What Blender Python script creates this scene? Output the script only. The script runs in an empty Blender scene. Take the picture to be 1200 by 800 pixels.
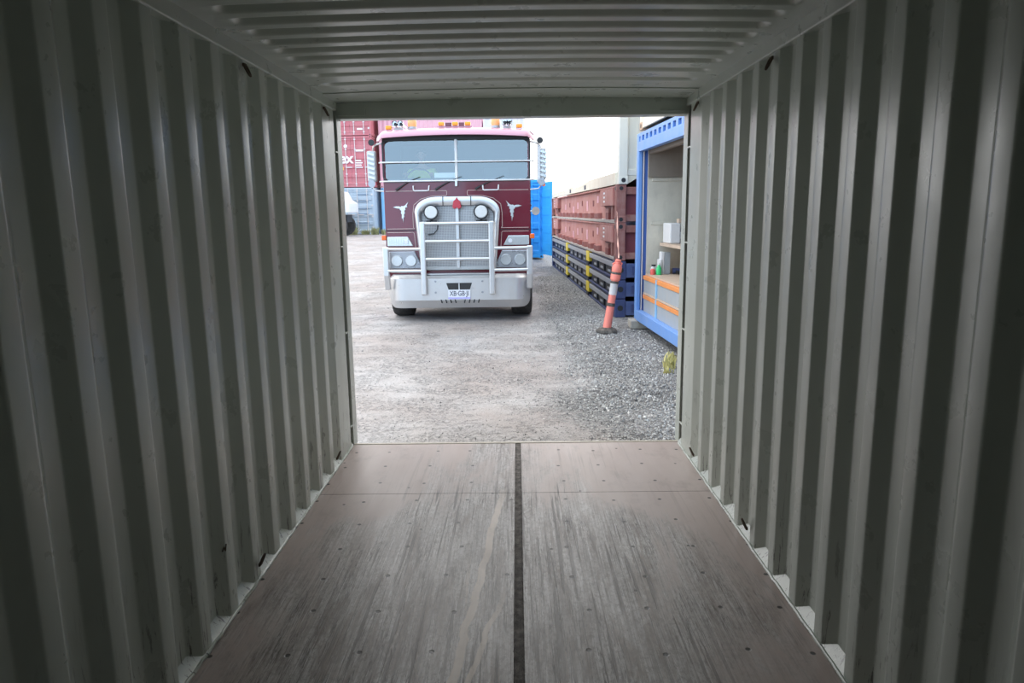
import bpy, math, random
from mathutils import Vector, Matrix, Euler
R = math.radians
PI = math.pi
random.seed(7)
sc = bpy.context.scene
col = sc.collection

# ------------------------------------------------------------------ camera, sky, exposure
CAM_POS = (0.0316, 0.0, 1.6489)
def make_camera():
    pitch, yaw, roll = 0.180577, -0.009049, -0.013103
    cp, sp, cy, sy = math.cos(pitch), math.sin(pitch), math.cos(yaw), math.sin(yaw)
    fw = Vector((sy*cp, cy*cp, -sp)); r = Vector((cy, -sy, 0)); u = r.cross(fw)
    r2 = r*math.cos(roll) + u*math.sin(roll); u2 = -r*math.sin(roll) + u*math.cos(roll)
    cd = bpy.data.cameras.new('camera'); cd.sensor_width = 36; cd.lens = 833.12/1200*36
    cd.clip_start = 0.02; cd.clip_end = 400
    co = bpy.data.objects.new('camera', cd); col.objects.link(co)
    m = Matrix((r2, u2, -fw)).transposed().to_4x4(); m.translation = Vector(CAM_POS)
    co.matrix_world = m
    sc.camera = co
make_camera()

SKY = 2.75
w = bpy.data.worlds.new('overcast_sky'); sc.world = w; w.use_nodes = True
nt = w.node_tree; nt.nodes.clear()
wo = nt.nodes.new('ShaderNodeOutputWorld'); bg = nt.nodes.new('ShaderNodeBackground')
tc = nt.nodes.new('ShaderNodeTexCoord'); sx = nt.nodes.new('ShaderNodeSeparateXYZ')
cr = nt.nodes.new('ShaderNodeValToRGB')
ma = nt.nodes.new('ShaderNodeMath'); ma.operation = 'MULTIPLY_ADD'; ma.inputs[1].default_value = 0.5; ma.inputs[2].default_value = 0.5
nz = nt.nodes.new('ShaderNodeTexNoise'); nz.inputs['Scale'].default_value = 2.2; nz.inputs['Detail'].default_value = 4
ad = nt.nodes.new('ShaderNodeMath'); ad.operation = 'MULTIPLY_ADD'; ad.inputs[1].default_value = 0.12
nt.links.new(tc.outputs['Generated'], sx.inputs[0]); nt.links.new(sx.outputs['Y'], ma.inputs[0])
nt.links.new(tc.outputs['Generated'], nz.inputs['Vector'])
nt.links.new(nz.outputs['Fac'], ad.inputs[0]); nt.links.new(ma.outputs[0], ad.inputs[2])
nt.links.new(ad.outputs[0], cr.inputs[0])
e = cr.color_ramp.elements
e[0].position = 0.10; e[0].color = (0.52, 0.74, 1.0, 1)      # bluer break in the cloud behind the yard
e[1].position = 0.55; e[1].color = (1.0, 1.0, 1.0, 1)         # bright overcast ahead
nt.links.new(cr.outputs[0], bg.inputs[0]); bg.inputs[1].default_value = SKY
nt.links.new(bg.outputs[0], wo.inputs[0])

pl = bpy.data.lights.new('door_daylight_portal', 'AREA'); pl.shape = 'RECTANGLE'; pl.size = 2.34; pl.size_y = 2.28
pl.cycles.is_portal = True
po = bpy.data.objects.new('door_daylight_portal', pl); col.objects.link(po)
po.location = (0, 5.12, 1.14); po.rotation_euler = (R(-90), 0, 0)

vs = sc.view_settings
sc.display_settings.display_device = 'sRGB'
vs.view_transform = 'Standard'; vs.look = 'None'; vs.exposure = 0.0; vs.gamma = 1.0; vs.use_curve_mapping = False
sc.cycles.max_bounces = 14; sc.cycles.diffuse_bounces = 10; sc.cycles.glossy_bounces = 5
sc.cycles.transparent_max_bounces = 12; sc.cycles.sample_clamp_indirect = 8
sc.cycles.caustics_reflective = False; sc.cycles.caustics_refractive = False

# ------------------------------------------------------------------ materials
class NT:
    def __init__(s, name):
        s.m = bpy.data.materials.new(name); s.m.use_nodes = True
        s.t = s.m.node_tree; s.b = s.t.nodes['Principled BSDF']; s.out = s.t.nodes['Material Output']
        s.tc = None
    def n(s, typ, **kw):
        x = s.t.nodes.new(typ)
        for k, v in kw.items():
            if k in x.inputs: s.set(x.inputs[k], v)
            else: setattr(x, k, v)
        return x
    def set(s, inp, v):
        if isinstance(v, bpy.types.NodeSocket): s.t.links.new(v, inp)
        else: inp.default_value = v
    def co(s, scale=(1, 1, 1), loc=(0, 0, 0), rot=(0, 0, 0)):
        if s.tc is None: s.tc = s.n('ShaderNodeTexCoord')
        mp = s.n('ShaderNodeMapping'); s.t.links.new(s.tc.outputs['Object'], mp.inputs['Vector'])
        mp.inputs['Scale'].default_value = scale; mp.inputs['Location'].default_value = loc; mp.inputs['Rotation'].default_value = rot
        return mp.outputs[0]
    def noise(s, vec, scale=5, detail=4, rough=.5, dist=0):
        x = s.n('ShaderNodeTexNoise'); s.set(x.inputs['Vector'], vec); x.inputs['Scale'].default_value = scale
        x.inputs['Detail'].default_value = detail; x.inputs['Roughness'].default_value = rough; x.inputs['Distortion'].default_value = dist
        return x.outputs['Fac']
    def voro(s, vec, scale=5, feature='F1', out='Distance'):
        x = s.n('ShaderNodeTexVoronoi', feature=feature); s.set(x.inputs['Vector'], vec); x.inputs['Scale'].default_value = scale
        return x.outputs[out]
    def ramp(s, fac, stops):
        x = s.n('ShaderNodeValToRGB'); s.set(x.inputs[0], fac)
        els = x.color_ramp.elements
        while len(els) < len(stops): els.new(.5)
        for el, (p, c) in zip(els, stops):
            el.position = p
            el.color = (c, c, c, 1) if isinstance(c, (int, float)) else (*c, 1)
        return x.outputs[0]
    def mix(s, fac, a, b, mode='MIX'):
        x = s.n('ShaderNodeMix', data_type='RGBA', blend_type=mode)
        s.set(x.inputs[0], fac)
        for i, v in ((6, a), (7, b)):
            if not isinstance(v, bpy.types.NodeSocket):
                v = (v, v, v, 1) if isinstance(v, (int, float)) else (*v, 1)
            s.set(x.inputs[i], v)
        return x.outputs[2]
    def math(s, op, a, b=0.0, c=0.0):
        x = s.n('ShaderNodeMath', operation=op)
        s.set(x.inputs[0], a); s.set(x.inputs[1], b); s.set(x.inputs[2], c)
        return x.outputs[0]
    def sep(s, vec):
        x = s.n('ShaderNodeSeparateXYZ'); s.set(x.inputs[0], vec); return x.outputs
    def bump(s, h, strength=.3, dist=.01):
        x = s.n('ShaderNodeBump'); s.set(x.inputs['Height'], h); x.inputs['Strength'].default_value = strength; x.inputs['Distance'].default_value = dist
        s.t.links.new(x.outputs[0], s.b.inputs['Normal'])
    def fin(s, color=None, rough=None, metal=None, spec=None):
        if color is not None: s.set(s.b.inputs['Base Color'], color if isinstance(color, bpy.types.NodeSocket) else (*color, 1))
        if rough is not None: s.set(s.b.inputs['Roughness'], rough)
        if metal is not None: s.set(s.b.inputs['Metallic'], metal)
        if spec is not None: s.set(s.b.inputs['Specular IOR Level'], spec)
        return s.m

def paint(name, c, rough=.45, dirt=.35, scale=6, dc=None, metal=0.0, bump=0.0, coat=0.0):
    """painted or plain surface with procedural grime"""
    k = NT(name); v = k.co()
    d = dc or (c[0]*.55+.03, c[1]*.5+.025, c[2]*.45+.02)
    f = k.ramp(k.noise(v, scale, 6, .65), [(.42, 0.0), (.75, dirt)])
    g = k.ramp(k.noise(k.co((3, 3, .6)), scale*2, 5, .6), [(.5, 0.0), (.8, dirt*.6)])
    cc = k.mix(f, c, d); cc = k.mix(g, cc, d)
    if bump: k.bump(k.noise(v, scale*6, 4), bump, .004)
    if coat: k.b.inputs['Coat Weight'].default_value = coat; k.b.inputs['Coat Roughness'].default_value = .06
    r = k.math('MULTIPLY_ADD', k.noise(v, scale*1.7, 4), .22, rough-.11)
    return k.fin(cc, r, metal)

def wall_paint():
    k = NT('container_inner_paint'); v = k.co()
    base = k.mix(k.ramp(k.noise(k.co((1, 1, .35)), 2.2, 4, .6), [(.35, 0.), (.7, 1.)]), (.525, .57, .525), (.46, .50, .455))
    # faint rust runs, scuffs near the floor and scattered specks
    sp = k.sep(v)
    low = k.ramp(sp[2], [(.05, 1.), (.62, 0.)])
    scuff = k.ramp(k.noise(k.co((9, 14, 1.6)), 3.2, 7, .75, .6), [(.565, 0.), (.62, 1.)])
    m = k.math('MULTIPLY', scuff, low)
    base = k.mix(m, base, (.07, .07, .065))
    wear = k.ramp(k.noise(k.co((14, 14, 2.2)), 2.3, 6, .7, .3), [(.70, 0.), (.74, .35)])
    base = k.mix(wear, base, (.20, .205, .19))
    speck = k.ramp(k.noise(v, 46, 2, .5), [(.80, 0.), (.82, .8)])
    base = k.mix(speck, base, (.10, .06, .035))
    k.bump(k.noise(k.co((1, 1, .25)), 5, 3), .18, .01)
    rg = k.math('MULTIPLY_ADD', k.noise(v, 7, 5, .6), .20, .20)
    return k.fin(base, rg, 0, 1.0)

def ply_floor():
    k = NT('worn_plywood'); v = k.co(); sp = k.sep(v); ax = k.math('ABSOLUTE', sp[0])
    red = k.mix(k.noise(k.co((2, .5, 1)), 2.5, 5, .6), (.40, .315, .295), (.56, .48, .455))
    grey = k.mix(k.ramp(k.noise(k.co((60, 1.2, 1)), 1.6, 6, .7, .2), [(.38, 0.), (.62, 1.)]), (.30, .27, .26), (.66, .64, .65))
    wearc = k.math('SUBTRACT', 1.0, k.math('MULTIPLY', k.math('ABSOLUTE', k.math('ADD', sp[0], .08)), .9))
    nearf = k.ramp(sp[1], [(.0, 1.), (.35, 1.)])
    yy = k.math('MULTIPLY', k.math('SUBTRACT', sp[1], 3.75), -1.6)
    yy = k.math('MINIMUM', k.math('MAXIMUM', yy, -.35), .35)
    wn = k.math('ADD', k.math('MULTIPLY', k.noise(k.co((2.2, .55, 1)), 1.5, 7, .72, .6), 1.9), k.math('ADD', wearc, yy))
    wf = k.ramp(k.math('MULTIPLY', wn, .5), [(.62, 0.), (.86, 1.)])
    c = k.mix(wf, red, grey)
    grime = k.ramp(k.noise(k.co((4.5, .7, 1), loc=(2, 8, 0), rot=(0, 0, R(4))), 1.6, 7, .72, .5), [(.50, 0.), (.60, .8)])
    c = k.mix(k.math('MULTIPLY', grime, wf), c, (.22, .165, .135))
    white = k.ramp(k.noise(k.co((10, 1.6, 1), loc=(9, 1, 0)), 1.8, 8, .8, .4), [(.52, 0.), (.60, .7)])
    c = k.mix(k.math('MULTIPLY', white, wf), c, (.66, .64, .64))
    # long dark gouges along the grain, drifting sideways a little
    skew = k.co((26, .55, 1), rot=(0, 0, R(3)))
    g1 = k.ramp(k.noise(skew, 1.5, 5, .62, .5), [(.56, 0.), (.60, 1.)])
    gm = k.ramp(k.noise(k.co((1.6, .6, 1), loc=(3, 1, 0)), 1.7, 3, .5), [(.40, 0.), (.52, 1.)])
    gm = k.math('MULTIPLY', gm, k.ramp(ax, [(.55, 1.), (.85, .15)]))
    g = k.math('MULTIPLY', g1, gm)
    seam = k.ramp(k.math('ABSOLUTE', k.math('SUBTRACT', sp[1], 4.01)), [(.0, 1.), (.004, 0.)])
    g = k.math('MULTIPLY', g, k.ramp(k.math('SUBTRACT', 5.0, sp[1]), [(.8, .25), (1.0, 1.)]))
    c = k.mix(k.math('MULTIPLY', g, .95), c, (.055, .042, .035))
    fine = k.ramp(k.noise(k.co((95, 2.0, 1)), 1.5, 6, .8, .3), [(.55, 0.), (.60, .6)])
    c = k.mix(k.math('MULTIPLY', fine, wf), c, (.10, .082, .07))
    # pale drag marks
    pm = k.ramp(k.noise(k.co((11, .35, 1), rot=(0, 0, R(-6)), loc=(.4, 0, 0)), 1.3, 3, .5, .3), [(.665, 0.), (.70, .6)])
    c = k.mix(k.math('MULTIPLY', pm, wf), c, (.50, .42, .37))
    hair = k.ramp(k.noise(k.co((13, .5, 1), rot=(0, 0, R(-2)), loc=(1, 5, 0)), 1.7, 5, .62, .3), [(.488, 0.), (.496, .95), (.504, .95), (.512, 0.)])
    hair2 = k.ramp(k.noise(k.co((17, .45, 1), rot=(0, 0, R(2)), loc=(4, 2, 0)), 1.7, 5, .6, .3), [(.545, 0.), (.552, .95), (.560, .95), (.568, 0.)])
    hair = k.math('MAXIMUM', hair, hair2)
    hm = k.ramp(k.noise(k.co((2, 1, 1), loc=(6, 6, 0)), 1.5, 3, .5), [(.38, .1), (.50, 1.)])
    c = k.mix(k.math('MULTIPLY', k.math('MULTIPLY', hair, hm), wf), c, (.05, .038, .03))
    spat = k.ramp(k.noise(k.co((12, 7, 1)), 4, 8, .85, .4), [(.49, 0.), (.56, .6)])
    c = k.mix(k.math('MULTIPLY', spat, wf), c, (.16, .135, .12))
    for x0, y0, sl, hw, ya, yb in ((-.075, 4.0, .083, .021, 2.0, 4.1), (-.03, 2.95, .20, .014, 2.0, 2.95)):
        # pale scrape lines dragged over the boards
        xc = k.math('MULTIPLY_ADD', k.math('SUBTRACT', sp[1], y0), sl, x0)
        dd0 = k.math('ABSOLUTE', k.math('ADD', k.math('SUBTRACT', sp[0], xc), k.math('MULTIPLY_ADD', k.noise(k.co((1, 3, 1)), 2, 3), .05, -.025)))
        lm = k.ramp(k.math('DIVIDE', dd0, hw), [(.7, .9), (1., 0.)])
        rr = k.math('MULTIPLY', k.ramp(k.math('DIVIDE', k.math('SUBTRACT', yb, sp[1]), .35), [(0., 0.), (1., 1.)]), k.ramp(k.noise(k.co((8, 3, 1)), 3, 5, .7), [(.30, .5), (.45, 1.)]))
        c = k.mix(k.math('MULTIPLY', lm, rr), c, (.72, .62, .55))
    blot = k.ramp(k.noise(k.co((1.5, 1, 1), loc=(7, 2, 0)), 3.2, 6, .7), [(.54, 0.), (.75, .45)])
    c = k.mix(blot, c, (.19, .155, .145))
    c = k.mix(seam, c, (.06, .045, .04))
    # screw holes on the joists
    def dots(px, py, ox, oy, r):
        X = k.math('DIVIDE', k.math('ADD', sp[0], ox), px); Y = k.math('DIVIDE', k.math('ADD', sp[1], oy), py)
        fx = k.math('MULTIPLY', k.math('SUBTRACT', k.math('FRACT', X), .5), px)
        fy = k.math('MULTIPLY', k.math('SUBTRACT', k.math('FRACT', Y), .5), py)
        wnz = k.n('ShaderNodeTexWhiteNoise', noise_dimensions='2D')
        cv = k.n('ShaderNodeCombineXYZ'); k.set(cv.inputs[0], k.math('FLOOR', X)); k.set(cv.inputs[1], k.math('FLOOR', Y)); k.set(wnz.inputs['Vector'], cv.outputs[0])
        js = k.sep(wnz.outputs['Color'])
        fx = k.math('ADD', fx, k.math('MULTIPLY', k.math('SUBTRACT', js[0], .5), px*.25))
        fy = k.math('ADD', fy, k.math('MULTIPLY', k.math('SUBTRACT', js[1], .5), py*.12))
        d = k.math('SQRT', k.math('ADD', k.math('MULTIPLY', fx, fx), k.math('MULTIPLY', fy, fy)))
        return k.ramp(k.math('DIVIDE', d, r), [(.6, 1.), (1., 0.)])
    dd = k.math('MAXIMUM', dots(.285, .29, .14, .02, .013), dots(.17, 20, .05, 6.03, .010))
    c = k.mix(dd, c, (.02, .017, .015))
    h = k.math('SUBTRACT', k.math('MULTIPLY', k.noise(k.co((90, 2, 1)), 1.4, 4), .3), k.math('ADD', k.math('MULTIPLY', g, .35), dd))
    k.bump(h, .35, .004)
    rg = k.math('ADD', k.math('MULTIPLY', k.noise(k.co((5, .8, 1)), 2.2, 5, .6), .35), .22)
    return k.fin(c, rg, 0, .6)

def yard_ground():
    k = NT('wet_gravel_yard'); v = k.co(); sp = k.sep(v)
    mud = k.mix(k.ramp(k.noise(v, .7, 6, .6), [(.38, 0.), (.62, 1.)]), (.41, .355, .33), (.50, .475, .465))
    mud = k.mix(k.ramp(k.noise(k.co((1, .8, 1), loc=(5, 3, 0)), 2.6, 7, .75), [(.47, 0.), (.68, .45)]), mud, (.33, .305, .29))
    pebv = k.sep(k.voro(v, 40, 'F1', 'Color'))[0]
    gr = k.ramp(pebv, [(0., (.18, .175, .17)), (.3, (.40, .39, .38)), (.75, (.56, .55, .53)), (1., (.80, .78, .75))])
    edge = k.voro(v, 40, 'DISTANCE_TO_EDGE')
    gr = k.mix(k.ramp(edge, [(.0, .8), (.12, 0.)]), gr, (.13, .125, .12))
    side = k.math('MULTIPLY_ADD', k.math('SUBTRACT', sp[0], .9), .30, .20)
    cov = k.math('ADD', k.math('MULTIPLY', k.noise(k.co((1, .55, 1)), 1.5, 8, .72), .95), k.math('MINIMUM', k.math('MAXIMUM', side, -.05), .42))
    cf = k.ramp(cov, [(.52, 0.), (.66, 1.)])
    # scattered grit, denser in loose drifts between the wheel tracks
    drift = k.ramp(k.noise(k.co((1, 1.7, 1), rot=(0, 0, R(-28))), 1.7, 7, .75, .4), [(.42, 0.), (.58, 1.)])
    grit = k.ramp(k.noise(v, 24, 5, .8), [(.50, 0.), (.56, 1.)])
    grit2 = k.ramp(k.noise(k.co(loc=(9, 4, 0)), 60, 3, .8), [(.60, 0.), (.64, .7)])
    gm = k.math('MAXIMUM', k.math('MULTIPLY', grit, drift), grit2)
    c = k.mix(k.math('MULTIPLY', cf, .92), mud, gr)
    c = k.mix(k.math('MULTIPLY', gm, .85), c, k.mix(pebv, (.09, .085, .08), (.34, .33, .32)))
    wet = k.ramp(k.noise(k.co((1, .6, 1), loc=(2, 0, 0)), .9, 6, .65), [(.54, 0.), (.66, 1.)])
    wet = k.math('MULTIPLY', wet, k.math('SUBTRACT', 1.0, k.math('MAXIMUM', cf, gm)))
    c = k.mix(k.math('MULTIPLY', wet, .2), c, (.30, .285, .28))
    k.bump(k.math('ADD', k.math('MULTIPLY', k.math('MULTIPLY', edge, cf), 3.), k.math('ADD', k.math('MULTIPLY', k.noise(v, 14, 7, .75), .8), k.math('MULTIPLY', gm, .5))), .8, .03)
    rg = k.mix(wet, .55, .22)
    return k.fin(c, rg, 0, .5)

def glass(name, tint, refl, rough=0.02):
    k = NT(name)
    t = k.n('ShaderNodeBsdfTransparent'); t.inputs[0].default_value = (*tint, 1)
    g = k.n('ShaderNodeBsdfGlossy'); g.inputs['Roughness'].default_value = rough; g.inputs[0].default_value = (.95, 1, 1, 1)
    mx = k.n('ShaderNodeMixShader'); lw = k.n('ShaderNodeLayerWeight'); lw.inputs['Blend'].default_value = .25
    k.set(mx.inputs[0], k.math('MULTIPLY_ADD', lw.outputs['Facing'], .5, refl))
    k.t.links.new(t.outputs[0], mx.inputs[1]); k.t.links.new(g.outputs[0], mx.inputs[2]); k.t.links.new(mx.outputs[0], k.out.inputs[0])
    return k.m

def mesh_screen(name):
    k = NT(name); v = k.co(); sp = k.sep(v)
    def wave(a, f): return k.math('ABSOLUTE', k.math('SINE', k.math('MULTIPLY', a, f)))
    d = k.math('MINIMUM', wave(sp[0], PI/.021), wave(sp[2], PI/.021))
    f = k.ramp(d, [(.25, 0.), (.55, 1.)])
    k.bump(d, .4, .006)
    return k.fin(k.mix(f, (.60, .60, .60), (.20, .20, .205)), .35, .55)

M = {}
M['inner'] = wall_paint()
M['ply'] = ply_floor()
M['back_paint'] = paint('low_bounce_end_paint', (.10, .11, .10), .6, .4)  # unseen end wall darkened to cut light bounced onto the corrugations
M['ground'] = yard_ground()
M['outer_shell'] = paint('container_outer_paint', (.30, .33, .32), .5)
M['seal'] = paint('rubber_door_seal', (.03, .03, .03), .6, .1)
M['steel_strip'] = paint('dark_steel_strip', (.05, .042, .036), .75, .8, 26, (.36, .32, .30))
M['sill'] = paint('scuffed_sill_steel', (.62, .58, .50), .4, .5, 12)
M['rust'] = paint('rusty_lashing_ring', (.10, .07, .05), .7, .6, 20)
M['maroon'] = paint('maroon_truck_paint', (.150, .016, .030), .22, .12, 3, coat=.6)
M['maroon_pale'] = paint('visor_highlight_maroon', (.60, .30, .38), .25, .1, 3, coat=.6)  # maroon paled so the visor's highlight sits in its colour
M['chrome'] = NT('polished_chrome').fin((.86, .87, .89), .10, 1.0)
M['alloy'] = paint('brushed_alloy', (.70, .70, .70), .32, .12, 4, metal=.75)
M['alloy_dull'] = paint('dull_alloy', (.52, .53, .53), .5, .3, 8, metal=.4)
M['white_metal'] = paint('white_metal', (.78, .78, .78), .35, .1)
M['black'] = paint('black_plastic', (.022, .022, .024), .45, .2)
M['tyre'] = paint('tyre_rubber', (.028, .027, .026), .8, .6, 10, (.12, .11, .10))
M['underbody'] = paint('dark_underbody', (.03, .03, .032), .7, .4)
M['amber'] = NT('amber_lens').fin((.95, .36, .02), .2, 0)
M['amber_pale'] = NT('amber_beacon').fin((.95, .42, .16), .25, 0)
M['orange_lens'] = NT('orange_marker').fin((.85, .16, .03), .25, 0)
M['lamp_glass'] = paint('lamp_lens', (.74, .77, .78), .12, .2, 40, (.35, .37, .38), metal=.3)
M['lamp_bowl'] = paint('lamp_housing', (.42, .43, .46), .3, .2, 8, metal=.4)
M['lamp_disc'] = paint('driving_light_cover', (.70, .71, .70), .3, .15, 20)
M['screen'] = mesh_screen('grille_mesh')
M['windscreen'] = glass('windscreen_glass', (.88, .95, .95), .21)
M['side_glass'] = glass('side_window_glass', (.35, .4, .42), .15)
M['badge'] = paint('red_badge', (.50, .05, .07), .3, .1, metal=.2)
M['plate'] = NT('number_plate').fin((.80, .80, .84), .4)
M['plate_blue'] = NT('plate_blue').fin((.17, .13, .62), .4)
M['plate_strip'] = NT('plate_strip').fin((.50, .47, .85), .4)
M['hivis'] = paint('hi_vis_yellow_cloth', (.74, .98, .10), .8, .2, 8)
M['navy_cloth'] = paint('navy_cloth', (.10, .16, .27), .9, .2)
M['skin'] = NT('skin').fin((.50, .30, .22), .5)
M['hair'] = NT('hair').fin((.05, .035, .025), .7)
M['cab_trim'] = paint('cab_trim', (.10, .11, .11), .7, .3)
M['paper'] = NT('paper').fin((.72, .76, .72), .7)
M['gold'] = NT('pinstripe').fin((.62, .45, .40), .4)
M['c_maroon'] = paint('maroon_container_paint', (.50, .13, .15), .5, .35, 1.2, (.55, .30, .28))  # lightened: haze and overexposure painted into the maroon
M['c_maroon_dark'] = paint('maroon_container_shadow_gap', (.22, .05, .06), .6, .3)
M['c_pink'] = paint('faded_pink_container_paint', (.74, .40, .45), .5, .2, 1.2)  # faded paint, with a wash of haze added to the colour
M['c_lav'] = paint('pale_lavender_container_paint', (.72, .66, .76), .5, .15, 1.2)
M['c_grey'] = paint('grey_blue_container_paint', (.46, .53, .60), .5, .25, 1.2)
M['c_ltblue'] = paint('light_blue_container_paint', (.22, .50, .78), .5, .3, 1.0, (.55, .60, .66))
M['c_blue'] = paint('bright_blue_container_paint', (.035, .36, .80), .45, .12, 1.5)
M['rod'] = paint('galvanised_rod', (.68, .62, .60), .45, .2, metal=.2)
M['cream'] = paint('cream_container_paint', (.80, .75, .62), .5, .3, 2.5, (.55, .42, .25))
M['cream_white'] = paint('cream_white_paint', (.78, .76, .68), .5, .15, 2)
M['tan'] = paint('rusty_tan_casting', (.62, .42, .28), .6, .5, 8)
M['r_pink'] = paint('faded_red_oxide', (.44, .17, .145), .65, .45, 3, (.60, .42, .38), bump=.2)
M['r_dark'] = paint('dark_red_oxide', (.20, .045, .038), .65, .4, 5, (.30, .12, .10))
M['r_post'] = paint('brown_red_oxide', (.27, .10, .085), .65, .5, 6, (.42, .28, .24), bump=.2)
M['r_rail'] = paint('grey_dusty_rail', (.42, .38, .35), .7, .5, 8)
M['navy'] = paint('navy_rack_paint', (.035, .050, .14), .5, .35, 5, (.12, .14, .22))
M['navy_mid'] = paint('faded_navy_paint', (.07, .10, .23), .5, .35, 5, (.18, .20, .28))
M['navy_grey'] = paint('lit_grey_deck_edge', (.38, .39, .42), .6, .4, 6)  # grey in place of navy paints the light on the flange
M['yellow'] = paint('yellow_fork_pocket', (.88, .68, .05), .5, .25, 6)
M['t_blue'] = paint('tool_container_blue', (.16, .34, .74), .42, .22, 4, (.40, .42, .50))
M['t_blue_shade'] = paint('tool_container_shaded_blue', (.055, .13, .42), .45, .2, 4)  # darker copy of the blue, shade painted on the post's front face
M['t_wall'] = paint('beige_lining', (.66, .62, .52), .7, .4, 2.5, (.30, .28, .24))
M['t_roof'] = paint('brown_roof_shade', (.26, .22, .18), .7, .4, 3)  # brown that carries the shade at and above the roof
M['wood'] = paint('pale_timber', (.58, .46, .36), .7, .35, 5)
M['orange_edge'] = paint('orange_edge_board', (.80, .30, .09), .6, .3, 6)
M['crate_grey'] = paint('grey_crate_side', (.36, .40, .43), .5, .4, 5, (.5, .45, .4))
M['green'] = NT('green_plastic').fin((.04, .62, .20), .4)
M['red'] = NT('red_plastic').fin((.70, .10, .08), .4)
M['concrete'] = paint('concrete_block', (.42, .39, .34), .9, .4, 10, bump=.4)
M['bollard'] = paint('salmon_orange_plastic', (.90, .26, .20), .5, .12, 8)
M['reflective'] = paint('dusty_white_band', (.62, .60, .60), .5, .25, 20)
M['rubber'] = paint('rubber_base', (.06, .055, .05), .85, .7, 18, (.26, .23, .20))
M['tape'] = paint('caution_tape', (.80, .45, .36), .5, .3)
M['stone'] = None
M['leaf'] = paint('weed_leaf', (.60, .55, .22), .7, .3, 20)
M['grass'] = paint('dry_grass', (.36, .36, .17), .8, .4, 6)
M['lettering_white'] = NT('white_lettering').fin((.85, .83, .83), .5)
M['lettering_black'] = NT('dark_lettering').fin((.10, .10, .14), .5)
M['lettering_grey'] = NT('faded_lettering').fin((.22, .28, .36), .5)
M['lettering_orange'] = NT('orange_sticker').fin((.90, .40, .10), .5)
def stone_mat():
    k = NT('gravel_stone'); g = k.n('ShaderNodeNewGeometry')
    c = k.ramp(g.outputs['Random Per Island'], [(0., (.16, .155, .15)), (.4, (.38, .37, .36)), (.8, (.58, .565, .54)), (1., (.80, .78, .74))])
    return k.fin(c, .5, 0, .5)
M['stone'] = stone_mat()

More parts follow.
